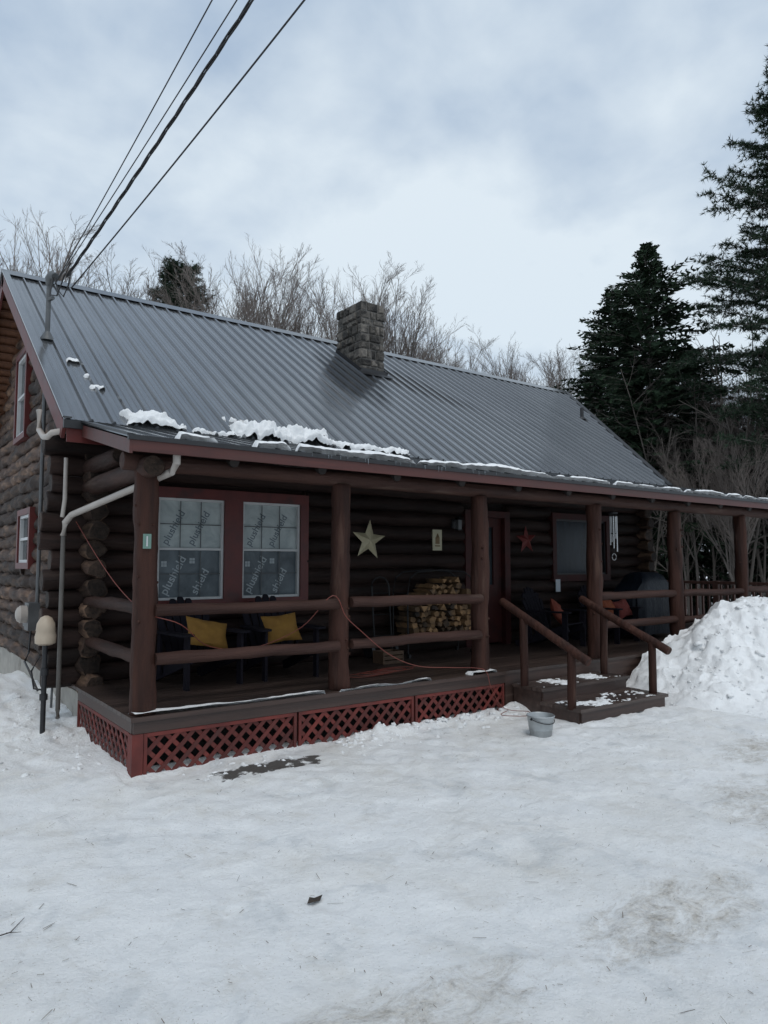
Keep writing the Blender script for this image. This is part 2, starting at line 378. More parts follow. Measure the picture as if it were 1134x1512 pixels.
g=MB(); g.box(.3,YW+.35,.4,XE-.3,BY-.3,.45); g.obj('interior_floor',m_dark,cabin)

# --- roof
XP=13.2; XM=10.4
n_=Vector((0,-RS,1)).normalized(); 
def rp(x,y,off=0,back=False):
    v=Vector((x,y,roofz(y)))+n_*off
    if back: v.y=2*RY-v.y
    return v
g=MB()
for bk in (False,True):
    P=[rp(XR,EY,0,bk),rp(XM,EY,0,bk),rp(XP,RY,0,bk),rp(XR,RY,0,bk),rp(XR,EY,-.025,bk),rp(XM,EY,-.025,bk),rp(XP,RY,-.025,bk),rp(XR,RY,-.025,bk)]
    g.add(P,[(0,1,2,3),(7,6,5,4),(0,4,5,1),(1,5,6,2),(3,7,4,0)])
    x=XR+.035; i=0
    while x<XP-.1:
        t0=0 if x<XM-.03 else (x+.03-XM)/(XP-XM); y0=EY+t0*(RY-EY)
        wb,wt,hh=(.024,.009,.030) if i%3==0 else (.012,.006,.005)
        q=[]
        for yy in (y0-.003,RY-.02):
            q+= [rp(x-wb,yy,.001,bk),rp(x-wt,yy,hh,bk),rp(x+wt,yy,hh,bk),rp(x+wb,yy,.001,bk)]
        g.add(q,[(0,1,5,4),(1,2,6,5),(2,3,7,6),(0,3,2,1),(4,5,6,7)])
        x+=.2286/3; i+=1
g.add([(XR-.02,RY-.17,roofz(RY-.17)+.04),(XP,RY-.17,roofz(RY-.17)+.04),(XP,RY,RZ+.055),(XR-.02,RY,RZ+.055),(XR-.02,RY+.17,roofz(RY-.17)+.04),(XP,RY+.17,roofz(RY-.17)+.04)],[(0,1,2,3),(3,2,5,4)])
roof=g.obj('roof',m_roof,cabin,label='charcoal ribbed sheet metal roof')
for bk in (False,True):
    g=MB(); g.beam(rp(XR+.02,EY-.02,.03,bk),rp(XR+.02,RY,.03,bk),.09,.02,(0,0,1)); g.obj('rake_trim',m_roof,roof)
    g=MB(); g.beam(rp(XM-.02,EY-.02,.03,bk),rp(XP-.02,RY,.03,bk),.09,.02,(0,0,1)); g.obj('rake_trim',m_black,roof)
g=MB()
for bk in (False,True):
    g.beam(rp(XR+.012,EY,-.125,bk),rp(XR+.012,RY+.0,-.125,bk),.035,.19,(0,0,1))
    g.beam(rp(XM-.02,EY,-.11,bk),rp(XP-.02,RY,-.11,bk),.035,.16,(0,0,1))
g.box(XR+.03,EY+.012,EZ-.23,XM-.04,EY+.04,EZ-.07)
g.obj('fascia',m_trim,roof)
g=MB(); g.box(XR-.01,EY-.03,EZ-.095,XM-.02,EY+.01,EZ-.012); g.obj('drip_edge',m_black,roof)
g=MB()
for bk in (False,True):
    P=[rp(XR+.03,EY+.05,-.06,bk),rp(XM-.04,EY+.05,-.06,bk),rp(XP-.05,RY,-.06,bk),rp(XR+.03,RY,-.06,bk)]
    Q=[q+Vector((0,0,.02)) for q in P]; g.add(P+Q,[(3,2,1,0),(4,5,6,7)])
    y=EY+.1
    while y<RY-.1: g.beam(rp(XR+.03,y,-.068,bk),rp(.02,y,-.068,bk),.12,.012); y+=.155
g.obj('soffit',m_soffit,roof)
# chimney
CX0,CX1,CY0,CY1,CZ0,CZ1=5.5,6.02,4.62,5.42,5.1,6.8
g=MB(); 
zz=CZ0; 
while zz<CZ1-.05:
    hh=U(.09,.19); 
    if zz+hh>CZ1-.06: hh=CZ1-zz
    for face in range(4):
        a0,a1=((CX0,CX1) if face%2==0 else (CY0,CY1)); s=a0-.012
        while s<a1-.02:
            wd=U(.09,.26); e=min(s+wd,a1+.012)
            if a1-e<.07: e=a1+.012
            d=U(.008,.05); m_=.010
            s0,s1,z0,z1=s+m_,e-m_,zz+m_,zz+hh-m_
            def P(a,zq,dd):
                if face==0: return (a,CY0-dd,zq)
                if face==2: return (a,CY1+dd,zq)
                if face==1: return (CX0-dd,a,zq)
                return (CX1+dd,a,zq)
            j=lambda:U(-.012,.012)
            vs=[P(s0+j(),z0+j(),-.02),P(s1+j(),z0+j(),-.02),P(s1+j(),z1+j(),-.02),P(s0+j(),z1+j(),-.02)]
            vs+=[P(s0+.004+j()*.5,z0+.004,d*.6),P(s1-.004,z0+.004+j()*.5,d*.6),P(s1-.004+j()*.5,z1-.004,d*.6),P(s0+.004,z1-.004+j()*.5,d*.6)]
            vs+=[P(s0+.022+j(),z0+.02,d+j()*.6),P(s1-.022+j(),z0+.02,d+j()*.6),P(s1-.022,z1-.02+j(),d+j()*.6),P(s0+.022,z1-.02+j(),d)]
            fs=[(8,9,10,11)]
            for k in range(4):
                k2=(k+1)%4; fs+=[(k,k2,k2+4,k+4),(k+4,k2+4,k2+8,k+8)]
            g.add(vs,fs); s=e
    zz+=hh
chim=g.obj('chimney',m_stone,roof,label='square chimney of rough grey-tan stone blocks')
g=MB(); g.box(CX0,CY0,CZ0-.3,CX1,CY1,CZ1-.02); g.box(CX0+.02,CY0+.02,CZ1-.02,CX1-.02,CY1-.02,CZ1+.005); g.obj('mortar_core',m_mortar,roof)
g=MB()
g.beam((CX0-.055,CY0-.055,roofz(CY0-.055)+.04),(CX1+.055,CY0-.055,roofz(CY0-.055)+.04),.025,.10)
g.beam((CX0-.05,CY0-.06,roofz(CY0-.06)+.04),(CX0-.05,CY1,roofz(CY1)+.04),.025,.09)
g.beam((CX1+.05,CY0-.06,roofz(CY0-.06)+.04),(CX1+.05,CY1,roofz(CY1)+.04),.025,.09)
g.beam((CX0-.10,CY0-.13,roofz(CY0-.13)+.035),(CX1+.10,CY0-.13,roofz(CY0-.13)+.035),.16,.010,(0,-.55,.83))
g.obj('flashing',m_black,roof)
g=MB(); zb=roofz(4.2); g.tube([(11.45,4.2,zb-.05),(11.45,4.2,zb+.28)],.04,10); g.tube([(11.45,4.2,zb),(11.45,4.2,zb+.06)],[.1,.05],10); g.obj('vent_pipe',m_black,roof)

# --- porch
porch=empty('porch',(0,0,0),cabin)
XPE=12.7; DZ=.475; FB=DZ-.145
g=MB(); y=-.02
while y<YW-.1:
    g.box(-.03,y,DZ-.035,XPE,y+.135,DZ); y+=.141
y=YW-.05
while y<6: g.box(XE+.15,y,DZ-.035,13.2,y+.135,DZ); y+=.141
g.box(XPE+.004,-.02,DZ-.036,13.2,2.14,DZ-.001)
g.obj('deck',m_deck,porch,label='brown plank porch floor')
g=MB()
g.box(0,-.005,FB,4.52,.03,DZ-.037); g.box(6.4,-.005,FB,13.2,.03,DZ-.037); g.box(4.52,-.004,.05,6.4,.03,DZ-.037)
g.box(-.005,.031,FB,.03,1.95,DZ-.037); g.box(6.4,.0,-.1,13.2,.025,FB)
g.box(-.033,-.040,DZ-.038,4.5,-.0215,DZ+.002)
g.obj('deck_fascia',m_deckface,porch)
g=MB(); g.box(.35,.35,-.2,4.5,.37,DZ-.05); g.box(.35,.37,-.2,.37,2.0,DZ-.05); g.obj('crawl_space',m_dark,porch)
def lattice(s0,s1,z0,z1,side):
    g=MB()
    def mp(s,z,o): return (s,-.0-o+.02,z) if not side else (-o+.02,s,z)
    f=.032
    def bx(a0,a1,b0,b1,o0,o1):
        p=mp(a0,b0,o0);q=mp(a1,b1,o1)
        g.box(min(p[0],q[0]),min(p[1],q[1]),min(p[2],q[2]),max(p[0],q[0]),max(p[1],q[1]),max(p[2],q[2]))
    bx(s0+.002,s0+f,z0,z1,.0,.026); bx(s1-f,s1-.002,z0,z1,.0,.026); bx(s0+f+.001,s1-f-.001,z1-f,z1,.0,.025); bx(s0+f+.001,s1-f-.001,z0,z0+f,.0,.025)
    a0,a1,b0,b1=s0+.02,s1-.02,z0+.02,z1-.02; W=a1-a0;Hh=b1-b0; pit=.142
    c=-Hh+.02
    while c<W:
        lo=max(0,-c);hi=min(Hh,W-c)
        if hi-lo>.03:
            g.beam(mp(a0+c+lo,b0+lo,.012),mp(a0+c+hi,b0+hi,.012),.006,.038,(0,0,1))
            g.beam(mp(a1-c-lo,b0+lo,.005),mp(a1-c-hi,b0+hi,.005),.006,.038,(0,0,1))
        c+=pit
    return g.obj('lattice_panel',m_lat,porch)
for a,b in ((.09,1.6),(1.62,3.08),(3.10,4.5)): lattice(a,b,-.09,FB-.004,False)
lattice(.1,1.95,-.05,FB-.004,True)
g=MB(); g.box(-.012,-.012,-.15,.085,.02,FB-.003); g.box(-.012,.021,-.15,.02,.09,FB-.003); g.obj('corner_board',m_lat,porch)
PX=[.10,2.17,4.22,6.46,8.51,10.54,12.6]
for i,x in enumerate(PX):
    g=MB(); g.log((x,.12,DZ-.002),(x+U(-.02,.02),.12,2.64),.110,18,.09,.18,.022,.06)
    for q in range(6):
        zq=U(.8,2.4);a=U(3.4,6.0); g.tube([(x+.09*math.cos(a),.12+.09*math.sin(a),zq),(x+.122*math.cos(a),.12+.122*math.sin(a),zq)],[.022,.010],8)
    g.obj('post',m_post,porch,True)
def rail(x0,x1,zs=(1.39,.95),y=.1,mt=None):
    for z in zs:
        g=MB(); g.log((x0,y,z+U(-.015,.015)),(x1,y,z+U(-.015,.015)),.056,12,.12,.18,.024); g.obj('rail',mt or m_rail,porch,True)
rail(.18,2.09,y=.02); rail(2.25,4.14,y=.02); rail(6.55,8.43,(1.33,.92)); rail(8.59,10.46,(1.33,.92)); rail(10.62,12.5,(1.33,.92))
for z in (1.39,.95):
    g=MB(); g.log((.1,.2,z),(.1,2.02,z),.06,12,.12,.18,.024); g.obj('rail',m_raily,porch,True)
g=MB(); g.log((-.12,.12,2.71),(XPE,.12,2.71),.085,12,.25,.08,.01); 
g.obj('beam',m_rail,porch,True)
g=MB(); g.log((.1,-.1,2.66),(.1,2.2,2.66),.10,14,.2,.08,.01); g.log((.1,.95,2.88),(.1,2.2,2.88),.09,14,.2,.08,.01)
g.obj('beam',m_raily,porch,True)
PY0,PZ0,PY1,PZ1=-.26,2.86,1.39,3.235
def pz(y): return PZ0+(PZ1-PZ0)*(y-PY0)/(PY1-PY0)
g=MB(); x=.9
while x<12.6: g.log((x,.0,pz(0)-.15),(x,YW-.05,pz(YW)-.17),.055,8,.3,.06,.008); x+=.98
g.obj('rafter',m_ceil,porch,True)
g=MB()
def slab(g,x0,x1,y0,y1,t0,t1):
    g.add([(x0,y0,pz(y0)+t0),(x1,y0,pz(y0)+t0),(x1,y1,pz(y1)+t0),(x0,y1,pz(y1)+t0),(x0,y0,pz(y0)+t1),(x1,y0,pz(y0)+t1),(x1,y1,pz(y1)+t1),(x0,y1,pz(y1)+t1)],
          [(0,3,2,1),(4,5,6,7),(0,1,5,4),(1,2,6,5),(2,3,7,6),(3,0,4,7)])
slab(g,-.15,XPE+.2,PY0,PY1-.02,-.0,.018)
slab(g,XM+.3,XPE+.2,PY1-.02,YW,-.0,.018)
x=-.1
while x<XPE+.15:
    slab(g,x-.02,x+.02,PY0-.002,PY1-.03,.0185,.036); x+=.2286
g.obj('porch_roof',m_roof,porch)
g=MB()
y=PY0+.03
while y<YW: slab(g,-.12,XPE+.17,y,min(y+.14,YW+.02),-.085,-.06); y+=.145
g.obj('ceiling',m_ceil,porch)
g=MB()
g.box(-.15,PY0-.028,PZ0-.115,XPE+.2,PY0,PZ0-.015)
slab(g,-.178,-.151,PY0-.028,PY1-.02,-.13,-.01)
slab(g,-.178,-.151,PY1+.03,YW+.1,-.16,-.06)
g.obj('fascia',m_fascia,porch)
g=MB(); g.box(-.19,PY0-.045,PZ0-.020,XPE+.2,PY0-.003,PZ0+.022); 
slab(g,-.195,-.145,PY0-.02,PY1-.02,.019,.04)
g.obj('drip_edge',m_black,porch)
g=MB(); g.beam((13.1,.15,1.38),(13.1,6,1.38),.11,.06); g.beam((13.1,.15,.60),(13.1,6,.60),.05,.07); y=.2
while y<6: g.box(13.08,y,.62,13.12,y+.04,1.34); y+=.14
g.beam((10.9,5.9,1.36),(13.05,5.9,1.36),.09,.05); x=10.9
while x<13: g.box(x,5.88,.5,x+.04,5.92,1.34); x+=.13
for y in (.12,2,4,5.9): g.box(13.04,y-.055,.4,13.16,y+.055,1.42)
g.obj('baluster_railing',m_farrail,porch)

# --- steps
steps=empty('steps',(0,0,0),cabin)
for (y0,y1,zt) in ((-.52,-.03,.32),(-1.08,-.47,.165)):
    g=MB(); n=3; w_=(y1-y0)/n
    for k in range(n): g.box(4.62-U(0,.015),y0+k*w_+.006,zt-.04,6.32+U(0,.015),y0+(k+1)*w_-.006,zt-U(0,.005))
    g.obj('tread',m_deck,steps,label='worn brown plank tread with snow')
    g=MB(); g.box(4.66,y0+.03,zt-.16,6.28,y0+.055,zt-.046); g.box(4.64,y0+.056,-.1,4.68,y1,zt-.046); g.box(6.26,y0+.056,-.1,6.30,y1,zt-.046); g.obj('riser',m_deckface,steps)
for x in (4.65,6.22):
    g=MB(); g.log((x,.17,1.31),(x,-1.16,.70),.052,12,.12,.14,.018)
    g.log((x,-.2,.30),(x,-.2,1.12),.05,12,.12,.1,.01); g.log((x,-.93,.14),(x,-.93,.80),.05,12,.12,.1,.01)
    g.obj('handrail',m_post,steps,True)

# --- windows
m_film,t,p=newmat('window_film'); 
tc=t.n('ShaderNodeTexCoord'); nA=t.noise(tc.outputs['Object'],3.2,5,.6,.8); sp=t.n('ShaderNodeSeparateXYZ'); t.l(tc.outputs['Object'],sp.inputs[0])
hi=t.ramp(sp.outputs[2],1.96,2.0); c=t.mix(t.ramp(nA,.35,.7),(.050,.064,.074),(.12,.148,.166)); c2=t.mix(t.ramp(nA,.3,.7),(.27,.315,.32),(.46,.51,.505))
t.l(t.mix(hi,c,c2),p.inputs['Base Color']); p.inputs['Roughness'].default_value=.38; p.inputs['Specular IOR Level'].default_value=.35
b=t.n('ShaderNodeBump'); b.inputs['Strength'].default_value=.6; b.inputs['Distance'].default_value=.03; t.l(nA,b.inputs['Height']); t.l(b.outputs[0],p.inputs['Normal'])
m_glass=mk('dark_glass',(.01,.013,.016),(.03,.038,.045),ns=2,rough=.1,bump=.03,rvar=.05)
m_blueg=mk('blue_curtain_glass',(.005,.008,.012),(.016,.024,.036),(3,1,.6),3,.25,bump=.05,rvar=.05,spec=.25)
m_ink=mk('film_print_light',(.27,.31,.33),(.33,.37,.39),ns=3,rough=.4,bump=0)
m_inkd=mk('film_print_dark',(.09,.12,.145),(.12,.15,.175),ns=3,rough=.4,bump=0)
def text(body,size,mt,parent,M,name='lettering'):
    cu=bpy.data.curves.new('t','FONT'); cu.body=body; cu.size=size; cu.extrude=.0008; cu.align_x='LEFT'; cu.offset=size*.010
    o=bpy.data.objects.new('t',cu); col.objects.link(o); bpy.context.view_layer.update()
    me=bpy.data.meshes.new_from_object(o.evaluated_get(bpy.context.evaluated_depsgraph_get())); bpy.data.objects.remove(o)
    me.materials.clear(); me.materials.append(mt); me.transform(M)
    q=bpy.data.objects.new(name,me); col.objects.link(q); q.parent=parent; return q
m_bl=mk('muntin_grey',(.05,.054,.057),(.085,.09,.093),ns=4,rough=.5,bump=0)
def front_window(x0,x1,z0,z1,pm,txt=True,cols=3,y=YW-.06,fm=m_white):
    wd=empty('window',(0,0,0),cabin)
    g=MB(); f=.030
    g.box(x0,y-.03,z0,x0+f,y+.05,z1); g.box(x1-f,y-.03,z0,x1,y+.05,z1); g.box(x0+f,y-.03,z1-f,x1-f,y+.05,z1); g.box(x0+f,y-.03,z0,x1-f,y+.05,z0+f)
    zm=(z0+z1)/2
    if txt: g.box(x0+f,y-.022,zm-.014,x1-f,y+.05,zm+.014)
    g.obj('frame',fm,wd)
    if txt:
        g=MB()
        for k in range(1,cols):
            xx=x0+f+(x1-x0-2*f)*k/cols; g.box(xx-.0045,y-.008,z0+f,xx+.0045,y+.0,zm-.018); g.box(xx-.0045,y-.008,zm+.018,xx+.0045,y,z1-f)
        for zz in ((z0+f+zm-.018)/2,(z1-f+zm+.018)/2): g.box(x0+f,y-.0085,zz-.0045,x1-f,y+.001,zz+.0045)
        g.obj('muntin',m_bl,wd)
    g=MB(); g.add([(x0+.02,y+.02,z0+.02),(x1-.02,y+.02,z0+.02),(x1-.02,y+.02,z1-.02),(x0+.02,y+.02,z1-.02)],[(0,1,2,3)]); g.obj('pane',pm,wd)
    if txt:
        a=math.radians(62); c_,s_=math.cos(a),math.sin(a)
        def RM(x,z): return Matrix.Translation((x,y+.016,z))@Matrix(((c_,-s_,0,0),(0,0,-1,0),(s_,c_,0,0),(0,0,0,1)))
        text('plushield',.145,m_ink,wd,RM(x0+.14,z0+.05)); text('shield',.145,m_ink,wd,RM(x0+.52,z0+.05))
        text('plushield',.13,m_inkd,wd,RM(x0+.14,zm+.04)); text('plushield',.13,m_inkd,wd,RM(x0+.46,zm+.04))
        for (cx,cz) in ((x0+.42,z0+.44),(x0+.07,z0+.40)):
            g=MB(); 
            for i in (0,1):
                for j in (0,1): 
                    a_=cx+i*.036;b_=cz+j*.036; g.box(a_,y+.0155,b_,a_+.031,y+.0165,b_+.031)
            g.obj('logo_mark',m_ink,wd)
    return wd
front_window(.87,1.71,1.36,2.59,m_film); front_window(1.96,2.80,1.36,2.59,m_film)
g=MB(); y0,y1=YW-.125,YW+.04
g.box(.76,y0,2.59,2.92,y1,2.72); g.box(.76,y0,1.25,2.92,y1,1.36); g.box(.76,y0,1.36,.869,y1,2.59); g.box(1.711,y0,1.36,1.959,y1,2.59); g.box(2.801,y0,1.36,2.92,y1,2.59)
g.box(.74,y0-.04,1.225,2.94,y0,1.25)
g.obj('window_trim',m_trim,cabin)
front_window(WX0,WX1,1.6,2.59,m_blueg,False,2,fm=m_black)
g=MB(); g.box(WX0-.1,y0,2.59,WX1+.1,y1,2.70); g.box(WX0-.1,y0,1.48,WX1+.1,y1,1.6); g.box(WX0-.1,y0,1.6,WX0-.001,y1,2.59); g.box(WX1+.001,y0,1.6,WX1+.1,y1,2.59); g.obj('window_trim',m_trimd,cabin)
m_st=mk('sticker_white',(.4,.45,.5),(.5,.53,.56),ns=6,rough=.5,bump=0)
g=MB(); g.box(7.93,y0-.004,1.30,8.05,y0-.001,1.52); g.obj('notice',m_st,cabin)
def gwin(y0,y1,z0,z1):
    wd=empty('window',(0,0,0),cabin); x=.0; tf=.09
    g=MB(); g.box(x-.03,y0,z0,x+.16,y0+tf,z1); g.box(x-.03,y1-tf,z0,x+.16,y1,z1); g.box(x-.03,y0+tf,z1-tf,x+.16,y1-tf,z1); g.box(x-.03,y0+tf,z0,x+.16,y1-tf,z0+tf); g.obj('trim',m_trim,wd)
    a0,a1,b0,b1=y0+tf,y1-tf,z0+tf,z1-tf; f=.045
    g=MB(); g.box(x,a0,b0,x+.08,a0+f,b1); g.box(x,a1-f,b0,x+.08,a1,b1); g.box(x,a0+f,b1-f,x+.08,a1-f,b1); g.box(x,a0+f,b0,x+.08,a1-f,b0+f); g.box(x+.005,a0+f,(b0+b1)/2-.02,x+.08,a1-f,(b0+b1)/2+.02); g.obj('frame',m_white,wd)
    g=MB(); g.box(x+.05,a0+.01,b0+.01,x+.055,a1-.01,b1-.01); g.obj('pane',m_glass,wd)
gwin(5.0,6.05,1.72,2.62); gwin(5.72,6.72,3.75,5.22)
door=empty('door',(0,0,0),cabin,label='dark red door with tall glass light')
g=MB(); g.box(5.93,YW-.03,DZ+.03,6.15,YW+.03,2.55); g.box(6.5,YW-.03,DZ+.03,6.68,YW+.03,2.55); g.box(6.15,YW-.03,2.4,6.5,YW+.03,2.55); g.box(6.15,YW-.03,DZ+.03,6.5,YW+.03,1.45)
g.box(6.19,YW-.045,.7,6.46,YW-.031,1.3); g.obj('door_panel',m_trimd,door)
g=MB(); g.box(6.15,YW-.0,1.45,6.5,YW+.01,2.4); g.obj('door_glass',m_glass,door)
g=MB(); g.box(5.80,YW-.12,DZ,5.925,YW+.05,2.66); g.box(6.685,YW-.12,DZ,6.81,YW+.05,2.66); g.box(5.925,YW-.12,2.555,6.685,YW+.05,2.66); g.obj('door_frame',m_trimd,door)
g=MB(); g.tube([(6.0,YW-.03,1.48),(6.0,YW-.07,1.48)],.015,8); g.tube([(6.0,YW-.07,1.48),(6.0,YW-.085,1.48),(6.0,YW-.105,1.48)],[.02,.032,.02],10); g.obj('handle',m_grey,door,True)
lamp=empty('wall_lamp',(0,0,0),cabin)
g=MB(); x,y,z=5.55,YW-.13,2.42
g.box(x-.04,y,z-.07,x+.04,y+.03,z+.07); g.tube([(x,y,z+.03),(x,y-.05,z+.1),(x,y-.1,z+.1)],.009,6)
g.loft([[(x-.06,y-.16,z+.06),(x+.06,y-.16,z+.06),(x+.06,y-.04,z+.06),(x-.06,y-.04,z+.06)],[(x-.01,y-.11,z+.12),(x+.01,y-.11,z+.12),(x+.01,y-.09,z+.12),(x-.01,y-.09,z+.12)]]); g.box(x-.04,y-.14,z-.1,x+.04,y-.06,z-.085); g.obj('bracket',m_black,lamp)
g=MB(); g.box(x-.035,y-.135,z-.084,x+.035,y-.065,z+.058); g.obj('lamp_glass',m_grey,lamp)

def rtube(name,pts,r,mt,par,n=8,**k):
    g=MB(); g.tube(pts,r,n); return g.obj(name,mt,par,True,**k)
rtube('downspout',[(.26,-.2,2.80),(.26,-.2,2.68),(.24,-.14,2.61),(-.16,1.78,2.32),(-.20,1.90,2.24),(-.21,1.92,2.1)],.034,m_cream,cabin,10)
rtube('downspout',[(-.21,1.92,2.101),(-.21,1.92,.25),(-.22,1.86,.18)],.024,m_taupe,cabin,10)
rtube('downspout',[(-.30,1.55,3.18),(-.42,1.6,3.15),(-.44,1.72,3.12),(-.45,1.85,3.14),(-.45,2.1,3.25),(-.45,2.15,3.48)],.032,m_cream,cabin,10)
rtube('downspout',[(-.2,1.95,2.95),(-.2,1.95,2.5),(-.22,1.95,2.3)],.022,m_cream,cabin,10)
rtube('conduit',[(-.05,4.1,4.85),(-.05,4.1,1.2)],.026,m_grey,cabin,8)
rtube('conduit',[(-.06,2.9,3.0),(-.06,2.9,.9),(-.08,2.9,.1)],.014,m_grey,cabin,8)
rtube('conduit',[(-.07,4.35,.95),(-.09,4.35,.6),(-.16,4.2,.5),(-.18,3.8,.45),(-.10,3.6,.2)],.013,m_black,cabin,8)
mt_=empty('electric_meter',(0,0,0),cabin)
g=MB(); g.box(-.17,4.0,.92,-.03,4.28,1.28); g.obj('meter_box',m_grey,mt_)
g=MB(); g.tube([(-.17,4.14,1.13),(-.25,4.14,1.13)],.115,20); g.tube([(-.25,4.14,1.13),(-.28,4.14,1.13),(-.30,4.14,1.13)],[.108,.09,.045],20); g.obj('meter_dial',m_cream,mt_,True)
g=MB(); g.box(-.15,4.32,.95,-.03,4.5,1.2); g.obj('junction_box',m_grey,mt_)
mast=empty('service_mast',(0,0,0),roof)
g=MB(); g.tube([(-.15,3.5,4.4),(-.15,3.5,5.42)],.03,10); g.tube([(-.15,3.5,4.66),(-.15,3.5,4.78)],[.1,.035],12); g.obj('mast_pipe',m_grey,mast,True)
g=MB(); g.tube([(-.15,3.5,5.40),(-.15,3.47,5.47),(-.13,3.40,5.50),(-.11,3.33,5.46)],[.04,.06,.06,.05],10); g.obj('weather_head',m_grey,mast,True)
g=MB(); g.tube([(-.15,3.5,5.2),(-.12,3.38,5.2)],.025,8); g.obj('insulator',m_grey,mast,True)
rtube('service_loop',[(-.12,3.34,5.45),(-.1,3.2,5.25),(-.05,3.12,5.15),(0,3.1,5.3),(.02,3.05,5.5)],.010,m_cable,mast)
rtube('service_loop',[(-.14,3.34,5.45),(-.2,3.15,5.15),(-.15,3.0,5.1),(-.08,2.95,5.35),(-.02,2.9,5.52)],.010,m_cable,mast)

m_tan=mk('tan_plastic',(.36,.29,.22),(.46,.38,.29),ns=5,rough=.5,bump=.05)
vp=empty('capped_pipe',(-.385,1.75,.1),label='tan domed cap on a black pipe beside the cabin corner',category='pipe')
g=MB(); g.loft([[(r*math.cos(k*math.pi/8),r*math.sin(k*math.pi/8),z) for k in range(16)] for r,z in ((.065,.86),(.10,.88),(.105,.95),(.092,1.0),(.096,1.01),(.088,1.08),(.055,1.14),(.018,1.16))]); g.obj('cap',m_tan,vp,True)
g=MB(); g.tube([(0,0,-.1),(0,0,.88)],.026,10); g.tube([(0,0,.55),(0,0,.62)],.04,10); g.tube([(0,0,.3),(0,0,.36)],.04,10); g.tube([(.0,0,.4),(-.09,.02,.42),(-.12,.02,.6),(-.04,.02,.75)],.010,8); g.obj('pipe',m_black,vp,True)

# --- snow patches
def patch(name,o,Uv,Vv,N,lu,lv,hf,st=.03,parent=None,**pr):
    o=Vector(o);Uv=Vector(Uv);Vv=Vector(Vv);N=Vector(N);nu=int(lu/st);nv=max(2,int(lv/st));g=MB()
    idx={}
    hs=[[hf(i*lu/nu,j*lv/nv) for i in range(nu+1)] for j in range(nv+1)]
    def vid(i,j):
        if (i,j) not in idx:
            h=hs[j][i]; idx[(i,j)]=len(g.v); g.v.append(tuple(o+Uv*(i*lu/nu)+Vv*(j*lv/nv)+N*(h if h>0 else -.02)))
        return idx[(i,j)]
    for j in range(nv):
        for i in range(nu):
            if max(hs[j][i],hs[j][i+1],hs[j+1][i],hs[j+1][i+1])>0: g.f.append((vid(i,j),vid(i+1,j),vid(i+1,j+1),vid(i,j+1)))
    return g.obj(name,m_snow,parent,True,**pr)
def clump(x0,x1,v0,v1,amp,seed,thr=.25):
    L=x1-x0;W=v1-v0
    def hf(u,v):
        q=Vector((x0+u,v,seed)); e=min(u,L-u)/(.2*L); f=(W-v)/(.6*W); f2=(v+.02)/.04; k=min(1,e,f,f2)
        n=noise.noise(q*4.2)+.7*noise.noise(q*9)+.4*noise.noise(q*20)
        s=k-thr+.95*n
        return amp*min(1.1,s*.9)+.03*chunk(q,11)+.02*noise.noise(q*24)+.015 if (s>0 and k>0) else -1
    return patch('roof_snow',rp(x0,EY+v0*.8334,.002),(1,0,0),(0,.8334,.5527),tuple(n_),L,W,hf,.016,kind='stuff',label='ragged clump of old snow clinging to the roof edge',category='snow')
clump(.22,.95,.0,.38,.09,1.3,.22); clump(1.5,3.0,0,.52,.14,4.1,.30); clump(2.9,4.2,0,.20,.06,9.9,.45); clump(.9,1.6,0,.10,.04,2.9,.4)
clump(-.05,.12,1.75,1.92,.03,3.3,.3); clump(.0,.15,1.3,1.42,.03,6.3,.3); clump(.05,.25,.95,1.05,.02,12.3,.3)
pv=Vector((0,PY1-PY0,PZ1-PZ0)).normalized(); pn=Vector((0,-pv.z,pv.y))
def hf(u,v):
    x=u; q=Vector((x,v,7)); n=noise.noise(q*1.9)+.5*noise.noise(q*6)+.35*noise.noise(q*15)
    m_=noise.noise(Vector((x*1.3,0,1)))
    wid=.12+.16*(m_+.3)
    if x<1.0: wid=.12 if .25<x<.62 else -.1
    if x>5: wid=.10+.05*m_
    wid+=.06*min(0,noise.noise(Vector((x*4,5,1)))*4)
    k=min((wid+.05*n-v)/.06,(v+.03)/.04)
    if k<=0: return -1
    hh=.06 if x<5 else .05
    return hh*min(1,k)*(1+.5*m_)+.03*n*(1 if x<5 else .4)+.012
patch('porch_roof_snow',(0,PY0-.035,PZ0+.016),(1,0,0),tuple(pv),tuple(pn),12.6,.42,hf,.02,kind='stuff',label='thin ragged line of snow along the porch roof edge',category='snow')
def hf(u,v):
    q=Vector((u,v,2)); n=noise.noise(q*2.5)+.5*noise.noise(q*9)
    wid=.08+.14*noise.noise(Vector((u*1.6,9,0)))+.12*(1-ss(.3,1.0,u)); 
    if u>3.3: wid=.15 if 3.95<u<4.35 else -.1
    if 1.9<u<2.1: wid=-.1
    h=.03*min(1,(wid-v)/.05)+.012*n
    return h if h>0 else -1
patch('deck_snow',(0,-.035,DZ+.003),(1,0,0),(0,1,0),(0,0,1),4.5,.4,hf,.02,kind='stuff',label='thin strip of snow on the porch floor edge',category='snow')
def stepsnow(z,seed,y0,ly):
    def hf(u,v):
        q=Vector((u,v,seed)); e=min(u,1.6-u,v,ly-v)/.08
        h=.012*min(1,e)*(noise.noise(q*3)+.7*noise.noise(q*11)+.6*noise.noise(q*26)-.14)*2.0-.001
        return h if h>0 else -1
    patch('step_snow',(4.67,y0,z+.001),(1,0,0),(0,1,0),(0,0,1),1.6,ly,hf,.014,kind='stuff',label='patchy trodden snow on a porch step',category='snow')
stepsnow(.32,3,-.5,.45); stepsnow(.165,8,-1.06,.5)
g=MB()
